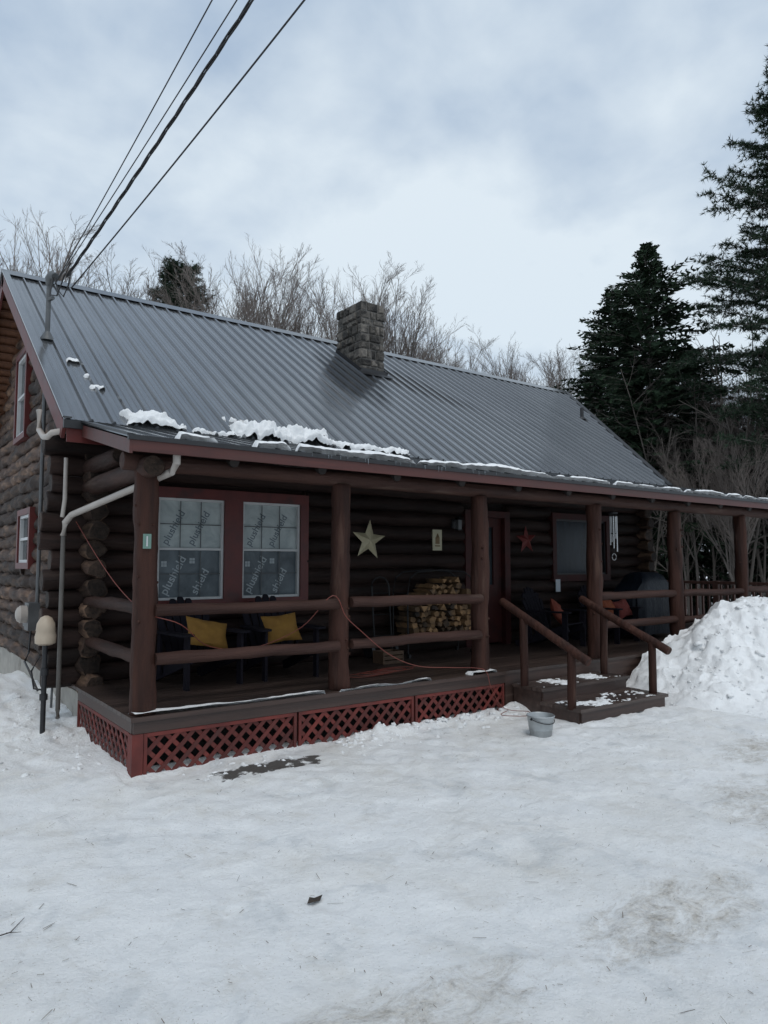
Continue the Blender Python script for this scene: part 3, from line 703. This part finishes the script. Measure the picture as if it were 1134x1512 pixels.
for i in range(24):
    x=U(.9,4.2); L=U(.02,.07); r=U(.002,.004); g.tube([(x,PY0-.05,PZ0+.02),(x,PY0-.052,PZ0+.02-L*.5),(x,PY0-.052,PZ0+.02-L)],[r,r*.7,.0006],5)
m_ice=mk('ice',(.6,.66,.7),(.7,.74,.78),ns=5,rough=.08,bump=0); m_ice.node_tree.nodes['Principled BSDF'].inputs['Transmission Weight'].default_value=.8
g.obj('icicles',m_ice,smooth=True,kind='stuff',label='row of small icicles under the porch roof edge',category='icicles')

# ---------------------------------------------------------------- porch furnishings
m_chair=mk('dark_plum_paint',(.005,.0045,.008),(.010,.008,.014),(4,4,1),4,.75,bump=.1,spec=.2)
def chair(loc,rot,lab):
    c=empty('adirondack_chair',loc,rot=(0,0,rot),label=lab,category='chair',group='porch chairs')
    g=MB()
    for k in range(6):
        y=-.30+k*.095; z=.37-.030*k; g.beam((-.27,y,z),(.27,y,z),.085,.02,(0,.3,1))
    g.obj('seat',m_chair,c)
    g=MB()
    for k in range(7):
        a=(k-3); x0=a*.07;x1=a*.098; L=.72-.022*a*a
        p0=Vector((x0,.22,.22));p1=Vector((x1,.22+.27*L/.72,.22+L)); w=Vector((.036,0,0)); th=Vector((0,.012,0))
        rings=[]
        for tt,ww in ((0,.85),(.4,.95),(.93,1.15),(.98,.9),(1,.45)):
            q=p0.lerp(p1,tt); rings.append([q-w*ww-th,q+w*ww-th,q+w*ww+th,q-w*ww+th])
        g.loft(rings)
    g.beam((-.29,.33,.46),(.29,.33,.46),.03,.07); g.beam((-.27,.44,.80),(.27,.44,.80),.03,.06)
    g.obj('backrest',m_chair,c)
    for s in (-1,1):
        g=MB(); rings=[]
        for y,ww in ((-.42,.05),(-.38,.075),(-.2,.075),(.3,.05),(.36,.03)): rings.append([(s*.34-ww,y,.56),(s*.34+ww,y,.56),(s*.34+ww,y,.582),(s*.34-ww,y,.582)])
        g.loft(rings); g.obj('armrest',m_chair,c)
        g=MB(); g.beam((s*.32,-.32,0),(s*.32,-.32,.558),.03,.09,(0,1,0)); g.obj('leg',m_chair,c)
        g=MB(); g.beam((s*.29,-.36,.33),(s*.29,.55,.03),.03,.11); g.beam((s*.335,.28,.12),(s*.335,.28,.558),.028,.07,(0,1,0)); g.obj('leg',m_chair,c)
    return c
chair((1.12,1.35,DZ),.12,'dark plum slatted porch chair holding a yellow pillow')
chair((2.12,1.35,DZ),-.08,'dark plum slatted porch chair holding a yellow pillow')
chair((7.05,1.35,DZ),.25,'dark slatted porch chair holding a red pillow near the door')
chair((8.45,1.35,DZ),.1,'dark slatted porch chair holding orange pillows near the grill')
def pillow(loc,rot,col1,col2,w,h,lab,cn):
    m=mk('cloth_'+cn,col1,col2,ns=6,rough=.85,bump=.3,bdist=.006)
    g=MB(); N=16
    for s in (-1,1):
        b=len(g.v)
        for j in range(N+1):
            for i in range(N+1):
                a=i/N*2-1;c=j/N*2-1; pu=(max(0,(1-a*a)*(1-c*c)))**.42
                px=a*w/2*(1-.10*(1-abs(c))*abs(a)**2*1.0); pz_=c*h/2*(1-.12*(1-abs(a))*abs(c)**2)
                g.v.append((px,s*(.075*pu)+.026*noise.noise(Vector((a*2.5,c*2.5,s)))*pu,pz_))
        for j in range(N):
            for i in range(N):
                q=(b+j*(N+1)+i,b+j*(N+1)+i+1,b+(j+1)*(N+1)+i+1,b+(j+1)*(N+1)+i); g.f.append(q if s<0 else q[::-1])
    g.obj('pillow',m,None,True,loc,rot,label=lab,category='pillow')
YL1,YL2=(.20,.098,.016),(.27,.14,.024)
pillow((1.17,1.26,DZ+.55),(-.5,.22,.1),YL1,YL2,.52,.34,'mustard yellow pillow leaning on a porch chair','yellow')
pillow((2.10,1.28,DZ+.56),(-.5,-.08,-.1),YL1,YL2,.44,.36,'mustard yellow pillow leaning on a porch chair','yellow')
pillow((7.00,1.25,DZ+.55),(-.45,.5,.3),(.15,.03,.016),(.20,.044,.022),.42,.34,'red orange pillow leaning on a porch chair','red')
pillow((8.33,1.28,DZ+.56),(-.4,.1,.1),(.22,.052,.022),(.27,.073,.027),.34,.34,'orange pillow leaning on a porch chair','orange')
pillow((8.64,1.22,DZ+.55),(-.4,-.2,.0),(.15,.03,.022),(.19,.038,.03),.34,.32,'red pillow leaning on a porch chair','crimson')
def star(loc,r,mt,lab,rot):
    g=MB(); g.v=[(0,-.05,0),(0,.0,0)]
    for k in range(10):
        a=math.pi/2+k*math.pi/5; q=r if k%2==0 else r*.40; g.v.append((q*math.cos(a),0,q*math.sin(a)))
    for k in range(10): g.f.append((0,2+(k+1)%10,2+k)); g.f.append((1,2+k,2+(k+1)%10))
    g.obj('barn_star',mt,None,False,loc,(0,rot,0),label=lab,category='star decoration')
m_gold=mk('aged_gold_metal',(.34,.30,.19),(.50,.45,.31),ns=5,rough=.45,metal=.3,bump=.1,c3=(.2,.15,.08),c3lo=.6,c3hi=.75)
m_redm=mk('red_metal',(.10,.016,.014),(.15,.025,.022),ns=5,rough=.45,metal=.2,bump=.1)
star((3.91,YW-.13,2.13),.30,m_gold,'pale gold metal barn star hanging on the log wall',.08); star((7.19,YW-.13,2.2),.25,m_redm,'dark red metal barn star hanging beside the door',-.05)
m_creamc=mk('cream_card',(.34,.32,.22),(.44,.41,.30),ns=5,rough=.7,bump=.1); m_br=mk('brown_ink',(.12,.08,.04),(.2,.13,.06),ns=6,rough=.7,bump=0)
sg=empty('wall_plaque',(5.2,YW-.12,2.0),label='small cream plaque with a lantern picture on the wall',category='sign')
g=MB(); g.box(-.09,-.012,0,.09,.01,.32); g.obj('board',m_creamc,sg)
g=MB(); g.box(-.04,-.018,.1,.04,-.013,.2); g.tube([(0,-.015,.2),(0,-.015,.26)],[.03,.006],8); g.box(-.05,-.018,.06,.05,-.013,.08); g.obj('picture',m_br,sg)
m_green=mk('pale_green_plastic',(.10,.18,.15),(.14,.23,.19),ns=6,rough=.5,bump=0)
tg=empty('thermometer',(.08,-.0,1.93),rot=(0,0,-.3),label='small pale green thermometer tacked on a porch post',category='thermometer')
g=MB(); g.box(-.035,-.022,0,.035,-.008,.13); g.obj('plate',m_green,tg)
g=MB(); g.box(-.006,-.026,.02,.006,-.0225,.11); g.obj('scale',m_white,tg)
# firewood rack
m_iron=mk('black_iron',(.012,.012,.013),(.025,.025,.027),ns=8,rough=.5,metal=.4,bump=.05)
rk=empty('firewood_rack',(4.9,1.8,DZ),label='black metal hoop rack full of split firewood by the door',category='log rack')
g=MB()
for y in (-.17,.17):
    P=[(-.62,y,.05),(-.63,y,.9),(-.58,y,1.12),(-.45,y,1.2)]; g.tube(P,.012,8); g.tube([(-x,yy,z) for x,yy,z in P],.012,8); g.tube([(-.62,y,.24),(.62,y,.24)],.012,8)
    g.tube([(-.45,y,1.2),(0,y,1.23),(.45,y,1.2)],.012,8)
for x in (-.62,.62): g.tube([(x,-.17,.24),(x,.17,.24)],.012,8); g.tube([(x,-.17,.9),(x,.17,.9)],.01,8)
g.obj('frame',m_iron,rk,True)
for x in (-.6,.6):
    for y in (-.17,.17): g=MB(); g.box(x-.02,y-.02,0,x+.02,y+.02,.05); g.obj('foot',m_iron,rk)
m_fire=mk('split_firewood',(.12,.066,.030),(.25,.145,.067),ns=9,rough=.85,bump=.5,bdist=.012,island=.65,c3=(.04,.028,.02),c3lo=.48,c3hi=.62)
g=MB(); z=.29
while z<1.10:
    x=-.58+U(0,.06)
    while x<.52:
        w=U(.06,.125); dome=1.08-.30*(abs(x+w/2-.12)/.6)**2+.05*noise.noise(Vector((x*5,0,0)))
        if z<dome:
            n=random.choice((3,3,4,4,5)); a0=U(0,6); r=w*.58; yy=U(-.10,.05); zz=z+U(-.014,.014)
            ring=[(x+w/2+r*math.cos(a0+2*math.pi*k/n)*U(.8,1.15),zz+r*math.sin(a0+2*math.pi*k/n)*U(.7,1.0)) for k in range(n)]
            g.loft([[(p[0],-.2+yy,p[1]) for p in ring],[(p[0]+U(-.01,.01),.2+yy,p[1]) for p in ring]])
        x+=w*.97
    z+=.078
g.obj('firewood_pile',m_fire,None,False,(4.9,1.8,DZ),kind='stuff',label='stacked split firewood with pale cut ends',category='firewood')
ht=empty('hand_truck',(4.05,1.9,DZ),label='black tubular hand truck leaning by the firewood',category='hand truck')
g=MB(); pts=[(-.15,0,.1),(-.15,.08,1.0)]+[(-.15*math.cos(a),.09,1.0+.13*math.sin(a)) for a in (.5,1.0,1.57,2.1,2.6)]+[(.15,.08,1.0),(.15,0,.1)]; g.tube(pts,.013,8)
for z in (.3,.6,.9): g.tube([(-.15,.02+z*.06,z),(.15,.02+z*.06,z)],.009,6)
g.box(-.2,-.2,.02,.2,.0,.03); g.obj('frame',m_iron,ht,True)
for s in (-1,1): g=MB(); g.tube([(s*.18,.06,.11),(s*.23,.06,.11)],.11,14); g.obj('wheel',m_black,ht)
m_cr=mk('crate_wood',(.06,.034,.02),(.095,.055,.03),(1,6,6),3,.7,island=.2)
g=MB()
for (a,b,c_,d,e,f_) in ((-.15,-.12,0,.15,-.1,.04),(-.15,-.12,.055,.15,-.1,.10),(-.15,-.12,.115,.15,-.1,.16),(-.15,.1,0,.15,.12,.04),(-.15,.1,.055,.15,.12,.10),(-.15,.1,.115,.15,.12,.16),(-.17,-.12,0,-.15,.12,.16),(.15,-.12,0,.17,.12,.16),(-.15,-.1,0,.15,.1,.015)): g.box(a,b,c_,d,e,f_)
g.obj('wooden_crate',m_cr,None,False,(3.8,1.45,DZ),label='small slatted wooden crate on the porch floor',category='crate')
m_tarp=mk('black_blue_cover',(.006,.009,.015),(.013,.018,.028),(2,2,1),3,.45,bump=.9,bdist=.03,bs=4,spec=.35)
gr=empty('barbecue_grill',(9.55,1.4,DZ),label='barbecue grill under a black fabric cover',category='grill')
g=MB(); rings=[]
for z,wx,wy in ((.08,.60,.30),(.4,.60,.30),(.80,.62,.31),(.86,.60,.30),(1.0,.40,.27),(1.12,.33,.2),(1.17,.22,.1)):
    r=[]
    for k in range(32):
        a=2*math.pi*k/32; c_=math.cos(a);s_=math.sin(a); e=.35
        x=wx*math.copysign(abs(c_)**e,c_); y=wy*math.copysign(abs(s_)**e,s_); f=1+.05*math.sin(k*2.3+z*2)*(1-z*.6)+.03*noise.noise(Vector((x*4,y*4,z*4)))
        r.append((x*f,y*f,z))
    rings.append(r)
g.loft(rings,False,True); g.obj('cover',m_tarp,gr,True)
for s in (-.5,.5):
    g=MB(); g.tube([(s-.03,.15,.08),(s+.03,.15,.08)],.08,14); g.obj('wheel',m_black,gr)
wc=empty('wind_chime',(7.34,.42,2.0),label='silver tube wind chime hanging under the porch roof',category='wind chime')
m_al=mk('aluminium',(.45,.46,.47),(.6,.6,.6),ns=5,rough=.3,metal=.6,bump=0)
for k in range(5):
    a=k*2*math.pi/5; g=MB(); L=.34+.05*k; g.tube([(.05*math.cos(a),.05*math.sin(a),.52-L),(.05*math.cos(a),.05*math.sin(a),.52)],.010,8); g.obj('chime_tube',m_al,wc,True)
g=MB(); g.tube([(0,0,.56),(0,0,.58)],.07,14); g.tube([(0,0,.58),(0,0,.85)],.004,5); g.tube([(0,0,-.05),(0,0,.56)],.003,5); g.tube([(0,0,.25),(0,0,.265)],.035,12)
for k in range(5): a=k*2*math.pi/5; g.tube([(.05*math.cos(a),.05*math.sin(a),.5),(.05*math.cos(a),.05*math.sin(a),.57)],.002,4)
g.obj('hanger',m_black,wc,True)
g=MB(); g.tube([(.05*math.cos(a),0,-.1+.05*math.sin(a)) for a in [i*math.pi/8 for i in range(17)]],.005,6); g.obj('sail',m_al,wc,True)
m_galv=mk('galvanised_steel',(.30,.32,.325),(.43,.45,.455),ns=9,rough=.4,metal=.5,bump=.1,c3=(.18,.18,.18),c3lo=.52,c3hi=.7)
bz=gh(3.92,-1.1)-.015; bk=empty('metal_bucket',(3.92,-1.1,bz),label='galvanised metal bucket standing in snow by the steps',category='bucket')
g=MB(); cyl=lambda r,z:[(r*math.cos(k*math.pi/12),r*math.sin(k*math.pi/12),z) for k in range(24)]
g.loft([cyl(.105,-.02),cyl(.106,.0),cyl(.122,.09),cyl(.126,.095),cyl(.124,.10),cyl(.142,.22),cyl(.150,.232),cyl(.146,.24),cyl(.138,.228),cyl(.10,.02)],True,True); g.obj('body',m_galv,bk,True)
g=MB(); g.tube([(.15*math.cos(a),-.14*math.sin(a),.215-.05*math.sin(a)) for a in [i*math.pi/12 for i in range(13)]],.004,6)
for s in (-1,1): g.tube([(s*.142,0,.20),(s*.158,0,.21),(s*.142,0,.22)],.008,6)
g.obj('handle',m_iron,bk,True)
m_cord=mk('dull_red_cord',(.15,.032,.024),(.21,.05,.033),ns=4,rough=.5,bump=0)
def spl(pts,n=6):
    P=[Vector(p) for p in pts]; P=[P[0]]+P+[P[-1]]; o=[]
    for i in range(1,len(P)-2):
        for k in range(n):
            t=k/n; a,b,c,d=P[i-1],P[i],P[i+1],P[i+2]
            o.append(.5*((2*b)+(c-a)*t+(2*a-5*b+4*c-d)*t*t+(3*b-a-3*c+d)*t**3))
    o.append(P[-2]); return o
g=MB(); pts=[(-.1,1.85,2.25),(0,1.3,1.85),(.06,.7,1.55),(.12,.1,1.36),(.4,-.0,1.25),(.8,.3,1.0),(1.3,.35,.95),(1.7,.1,1.15),(1.98,-.05,1.47),(2.15,-.04,1.25),(2.32,-.05,1.1),(2.7,-.05,.82),(3.1,-.05,.66),(3.6,-.05,.60),(4.0,-.05,.56),(4.15,-.06,.5),(4.2,-.09,.3),(4.3,-.2,.08),(4.5,-.4,.05),(4.3,-.55,.05),(4.1,-.35,.05),(4.3,-.25,.06)]
g.tube(spl(pts),.0042,6)
g.obj('extension_cord',m_cord,smooth=True,label='thin dull red extension cord draped over the porch rails',category='cord')
g=MB()
for i in range(5):
    g.tube(spl([(2.9+.25*math.cos(a)*U(.8,1.2)+i*.12,.7+.12*math.sin(a),DZ+.01+.008*i) for a in [k*.7 for k in range(10)]],3),.004,5)
g.obj('coiled_cord',m_cord,smooth=True,label='loosely coiled red cord lying on the porch floor',category='cord')

def cat(a,b,sag,n=40):
    a=Vector(a);b=Vector(b); return [a.lerp(b,i/n)+Vector((0,0,-sag*4*(i/n)*(1-i/n))) for i in range(n+1)]
cabs=[((.0,3.2,5.45),(1.75,-14,10.3),.016,1),((-.1,3.3,5.4),(.85,-14,10.1),.006,0),((.05,3.15,5.3),(2.65,-14,10.2),.009,0),((-.12,3.3,5.35),(1.6,-14,10.35),.006,0)]
for i,(a,b,r,tw) in enumerate(cabs):
    g=MB()
    if tw:
        P=cat(a,b,.35,420)
        for s in (0,2.09,4.19): g.tube([p+Vector((math.cos(k*.22+s),0,math.sin(k*.22+s)))*.0115 for k,p in enumerate(P)],.0085,5)
    else: g.tube(cat(a,b,.35),r,6)
    g.obj('power_cable',m_cable,None,True,label='twisted black service cable running to the roof mast' if tw else 'thin black overhead cable running to the roof mast',category='cable',group='overhead service cables')

# ---------------------------------------------------------------- TREES
def perp(d):
    a=Vector((U(-1,1),U(-1,1),U(-1,1))); a=a-d*a.dot(d); return a.normalized()
LF=(.50,.52,.50,.5)
def grow(tm,cm,p,d,L,r,lev,K,ang,maxlev,up,lo0=.3,rmin=.0055,lf=LF,tp=(.5,.5,.5,.5)):
    n=(8,5,4,3,2)[lev]; pts=[p.copy()]; dd=d.copy(); wob=(.07,.11,.14,.18,.2)[lev]
    for i in range(n):
        dd=(dd+Vector((U(-1,1),U(-1,1),U(-1,1)))*wob+Vector((0,0,up[lev]))).normalized(); p=p+dd*(L/n); pts.append(p.copy())
    end=.22 if lev==0 else .4
    rad=[r*(1-(1-end)*i/n) for i in range(n+1)]
    (tm if lev<2 else cm).tube(pts,rad,(8,5,4,3,3)[lev],lev<1)
    if lev<maxlev:
        lo=(lo0,.25,.15,.15)[lev]; k=K[lev]
        for j in range(k):
            t=lo+(1-lo)*(j+R())/k; t=min(t,.99); f=t*n; i=int(f); q=pts[i].lerp(pts[i+1],f-i); dl=(pts[i+1]-pts[i]).normalized()
            a=ang[lev]*U(.7,1.25); cd=(dl*math.cos(a)+perp(dl)*math.sin(a)).normalized()
            cl=L*lf[lev]*(1-tp[lev]*t)*U(.75,1.2); rr=min(rad[i]*.6,(r*.42,r*.5,r*.5,r*.6)[lev])
            grow(tm,cm,q,cd,cl,max(rr,rmin),lev+1,K,ang,maxlev,up,lo0,rmin,lf,tp)
def bare_tree(seed,H,K=(15,9,7,6),stems=1,lo=.32,ang=(.5,.5,.5,.55)):
    random.seed(seed); tm=MB();cm=MB()
    lf=(.70,.50,.50,.5); tp=(.50,.35,.45,.5)
    for s in range(stems):
        d=Vector((U(-.22,.22),U(-.22,.22),1)).normalized() if stems>1 else Vector((U(-.05,.05),U(-.05,.05),1)).normalized()
        grow(tm,cm,Vector((U(-.3,.3)*(stems>1),U(-.3,.3)*(stems>1),-.2)),d,H*.72*U(.9,1),H*.0085,0,K if stems==1 else (10,8,7,6),ang,4,(.03,.11,.14,.11,.07),lo,.0045,lf,tp)
    zs=sorted(v[2] for v in cm.v); top=zs[int(len(zs)*.995)]
    k=H/top
    for mbx in (tm,cm): mbx.v=[(a*k,b*k,c*k if c*k<H*.92 else H*.92+(c*k-H*.92)*.6) for a,b,c in mbx.v]
    e=empty('bare_tree',(0,0,0)); tm.obj('trunk',m_bark,e,True); cm.obj('crown',m_twig,e,True); return e
protoA=bare_tree(11,12.5); protoB=bare_tree(22,12.5,stems=3,lo=.3,ang=(.42,.5,.5,.55)); protoC=bare_tree(33,12.5,K=(17,9,7,5),lo=.36,ang=(.56,.52,.5,.55))
random.seed(5)
spots=[('B',8.2,16,13.3,0),('C',10.0,14.7,12.7,1.2),('A',12.1,14.4,12.9,2.5),('C',11.0,16.6,13.6,.4),('A',9.2,17.6,13.6,3.3),('C',15.9,15.3,12.0,.5),('A',14.9,17.5,12.8,1),('C',13.7,16.0,12.6,4.1),('C',22.6,17.9,12.9,0),('B',25.7,18.1,13.8,.7),('A',25.8,15.6,12.9,2.2),('C',28.6,18.8,13.6,1.5),('A',21,19.5,12.8,5),('A',19.2,17.9,11.8,3.5),('C',23.5,15.5,11.9,4.4),
('A',2.2,17.7,13.3,3.1),('A',4.7,18.6,12.4,.9),('C',.9,18.7,12.4,1.7),('B',6.0,18.5,11.0,5.0),('C',3.3,19.8,13.0,.2),('C',23.8,8.3,10,1.1),('B',24.6,6.6,9,2.7),('A',22.6,2.4,8,1.9),('C',18.6,15.5,11.0,2.9),('A',29,12,11,1),
('A',22.9,6.5,8.4,3.9),('B',25.2,8.5,9,5.2),('C',28.6,8.6,10,.4),('B',17.6,3.6,5.6,2.4),('A',19.6,4.6,7.6,2.0),('C',18.4,5.4,6.6,.3)]
P={'A':protoA,'B':protoB,'C':protoC}; used=set()
for k,x,y,h,r in spots:
    s=h/12.5
    kw=dict(label='tall leafless grey-brown hardwood tree in the snow' if k!='B' else 'leafless multi-stemmed hardwood tree with fine upright twigs',category='tree',group='bare trees around the cabin')
    if k not in used:
        used.add(k); o=P[k]; o.location=(x,y,0); o.rotation_euler=(0,0,r); o.scale=(s,s,s)
        for a,b in kw.items(): o[a]=b
    else: copy_tree(P[k],(x,y,0),(0,0,r),(s,s,s),**kw)
def hemlock(seed,H,Rm,NB=700):
    random.seed(seed); tm=MB();cm=MB(); tm.tube([(0,0,-.2),(.05,0,H*.5),(0,.03,H)],[H*.016,H*.009,.01],8)
    for i in range(NB):
        t=.05+.95*(i/NB)**.95; z=H*t; a=i*2.39996+U(-.4,.4); prof=min(1,(1-t)*2.1)**.8*(.72+.28*(1-t))
        nz=noise.noise(Vector((math.cos(a)*1.5,math.sin(a)*1.5,z*1.05+seed)))
        L=Rm*prof*U(.55,1.15)*(.97+1.05*nz)+.15; L*=min(1,.55+t*3)
        d=Vector((math.cos(a),math.sin(a),U(.05,.4)+t*.35)); p=Vector((0,0,z+U(-.12,.12))); n=max(4,int(L/.17)); pts=[p.copy()]
        for k in range(n):
            d=(d+Vector((U(-.07,.07),U(-.07,.07),-1.15/n*U(.3,1.1)*(1-.4*t)))).normalized(); p=p+d*(L/n); pts.append(p.copy())
        tm.tube([pts[0],pts[n//2],pts[-1]],[.018,.01,.004],3,False)
        side=Vector((-math.sin(a),math.cos(a),0))
        for k in range(1,n+1):
            s_=k/n; 
            if s_<.25: continue
            q=pts[k]; dl=(pts[k]-pts[k-1]).normalized()
            for sg_ in (-1,1):
              for rep in (0,1):
                ln=(.36*(1-s_)+.15)*U(.6,1.4)*min(1.3,L/1.2+.3); dv=(dl*.8+side*sg_*U(.4,1.2)+Vector((0,0,U(-.55,.10)))).normalized(); e=q+dv*ln
                wv=dv.cross(Vector((0,0,1)))
                if wv.length<.01: continue
                wv=wv.normalized()*U(.020,.038); dn=Vector((0,0,-U(.0,.05)))
                m_=q.lerp(e,.45)
                cm.add([q,m_+wv+dn,e,m_-wv+dn],[(0,1,2,3)])
                if R()<.35:
                    dz=Vector((U(-.03,.03),U(-.03,.03),-U(.05,.15))); cm.add([q,m_+dz,e,m_+wv*.3],[(0,1,2,3)])
    e=empty('hemlock_tree',(0,0,0)); tm.obj('trunk',m_bark,e,True); cm.obj('crown',m_needle,e); return e
hA=hemlock(3,12.9,3.1); hA.location=(19.6,7.7,0)
hA['label']='tall dense dark green hemlock behind the cabin'; hA['category']='tree'; hA['group']='dark hemlocks'
copy_tree(hA,(20.2,9.6,0),(0,0,2),(.92,.92,.93),label='dark green hemlock close behind the taller one',category='tree',group='dark hemlocks')
copy_tree(hA,(23.0,8.4,0),(0,0,4),(1,1,.78),label='shorter dark green hemlock in the wood',category='tree',group='dark hemlocks')
copy_tree(hA,(26.5,5.5,0),(0,0,1),(1.1,1.1,.62),label='shorter dark green hemlock in the wood',category='tree',group='dark hemlocks')
copy_tree(hA,(21.5,3.9,0),(0,0,5),(.75,.75,.50),label='young dark green hemlock under the tall pine',category='tree',group='dark hemlocks')
copy_tree(hA,(24.6,4.9,0),(0,0,3),(.95,.95,.74),label='shorter dark green hemlock in the wood',category='tree',group='dark hemlocks')
def pine(seed,H,Rm,NB,t0):
    random.seed(seed); tm=MB();cm=MB(); tm.tube([(0,0,-.2),(.1,0,H*.5),(0,.05,H)],[H*.012,H*.008,.02],9)
    for i in range(NB):
        t=t0+(1-t0)*(i/NB); z=H*t+U(-.15,.15); a=i*2.39996+U(-.5,.5)
        nz=noise.noise(Vector((math.cos(a)*1.2,math.sin(a)*1.2,z*.6)))
        L=Rm*min(1,(1-t)*2.2+.08)**.7*(.75+.25*(1-t))*U(.5,1.1)*(1+.5*nz)+.3
        d=Vector((math.cos(a),math.sin(a),U(-.2,.35)+t*.3)); p=Vector((0,0,z)); n=max(6,int(L/.33)); pts=[p.copy()]
        for k in range(n): d=(d+Vector((U(-.13,.13),U(-.13,.13),U(-.08,.11)))).normalized(); p=p+d*(L/n); pts.append(p.copy())
        tm.tube(pts,[.03*(1-.8*k/n) for k in range(n+1)],4,False)
        ends=[]
        for k in range(2,n+1):
            for q in range(6):
                dv=(Vector((math.cos(a+U(-1.4,1.4)),math.sin(a+U(-1.4,1.4)),U(-.3,.5)))).normalized(); ln=U(.15,.7)*(1.15-k/n*.5)
                b=pts[k-1].lerp(pts[k],R()); e=b+dv*ln; tm.tube([b,e],[.006,.003],3,False); ends.append((e,dv)); ends.append((b.lerp(e,.6),dv)); ends.append((b.lerp(e,.25),dv))
        for e,dv in ends:
            for q in range(10):
                nd=(dv*.6+Vector((U(-1,1),U(-1,1),U(-.7,.9)))).normalized(); wv=nd.cross(Vector((U(-1,1),U(-1,1),1))).normalized()*.013; f=e+nd*U(.09,.2)
                cm.add([e-wv,e+wv,f],[(0,1,2)])
    e=empty('pine_tree',(0,0,0)); tm.obj('trunk',m_bark,e,True); cm.obj('crown',m_pine,e); return e
pA=pine(4,16.4,3.5,270,.28); pA.location=(19.2,2.15,0); pA['label']='tall white pine with ragged limbs beside the house'; pA['category']='tree'; pA['group']='white pines'
copy_tree(pA,(7.9,21.2,0),(0,0,1),(.8,.8,.83),label='white pine rising behind the roof among bare trees',category='tree',group='white pines')
copy_tree(pA,(23.5,3.6,0),(0,0,3),(.9,.9,.72),label='white pine in the wood beside the house',category='tree',group='white pines')
random.seed(77); fm=MB()
F=Vector((.589,.808,0)); Rt=Vector((.808,-.589,0))
for i in range(330):
    D=U(34,75); a=U(-.75,1.0); p=Vector((-1.93,-6.31,0))+F*D+Rt*(a*D); H=U(8,13)
    grow(fm,fm,p,Vector((U(-.05,.05),U(-.05,.05),1)).normalized(),H*.7,H*.008,0,(11,7,0,0),(.5,.6,.6,.6),2,(.03,.09,.08,.06,.04),.3,.007,(.65,.5,.5,.5))
fm.obj('distant_wood',m_farbark,smooth=False,kind='stuff',label='far leafless wood reading as one grey mass',category='woodland')
fm=MB()
for i in range(430):
    D=U(19,42); a=U(.36,.95); p=Vector((-1.93,-6.31,0))+F*D+Rt*(a*D)
    if p.x<16.5: continue
    H=U(1.0,3.2) if R()<.55 else U(5,9); grow(fm,fm,p,Vector((U(-.10,.10),U(-.10,.10),1)).normalized(),H,.009+H*.005,0,(9,5,0,0),(.9,.7,.6,.6),2,(.03,.01,.03,.06,.04),.25,.005,(.30,.5,.5,.5))
fm.obj('underbrush',m_brush,smooth=False,kind='stuff',label='tangle of bare saplings and brush at the wood edge',category='brush')

# litter
random.seed(9); g=MB()
for i in range(1300):
    x=U(-3,6);y=U(-6,-.3); a=U(0,6.3); L=U(.008,.035) if R()<.88 else U(.04,.09); w=U(.0008,.0018); z=gh(x,y)+.006
    dx,dy=math.cos(a)*L,math.sin(a)*L; nx_,ny_=-math.sin(a)*w,math.cos(a)*w
    g.add([(x-nx_,y-ny_,z),(x+dx-nx_,y+dy-ny_,z+.003),(x+dx+nx_,y+dy+ny_,z+.003),(x+nx_,y+ny_,z)],[(0,1,2,3)])
m_lit=mk('brown_litter',(.08,.06,.04),(.17,.125,.08),ns=3,rough=.9,bump=0)
g.obj('needle_litter',m_lit,kind='stuff',label='scattered brown pine needles and bark bits on snow',category='litter')
m_leaf=mk('dead_leaf_brown',(.02,.015,.012),(.05,.035,.025),ns=30,rough=.8,bump=.3)
lf=MB(); z=gh(.1,-2.89)+.008
lf.add([(.05,-2.9,z),(.08,-2.925,z+.012),(.12,-2.915,z+.004),(.155,-2.885,z+.016),(.115,-2.865,z+.002),(.08,-2.872,z+.018)],[(0,1,5),(1,2,4,5),(2,3,4)])
lf.obj('dead_leaf',m_leaf,label='curled dark dead leaf lying on the snow',category='leaf')
lf=MB(); lf.tube([(-1.45,-2.42,gh(-1.45,-2.42)+.01),(-1.36,-2.36,gh(-1.36,-2.36)+.015),(-1.28,-2.34,gh(-1.28,-2.34)+.012),(-1.2,-2.22,gh(-1.2,-2.22)+.012)],[.004,.0035,.003,.0015],5); lf.tube([(-1.3,-2.345,gh(-1.3,-2.345)+.015),(-1.24,-2.38,gh(-1.24,-2.38)+.02)],[.0025,.001],4)
lf.obj('fallen_twig',m_leaf,smooth=True,label='small crooked fallen twig on the snow',category='twig')
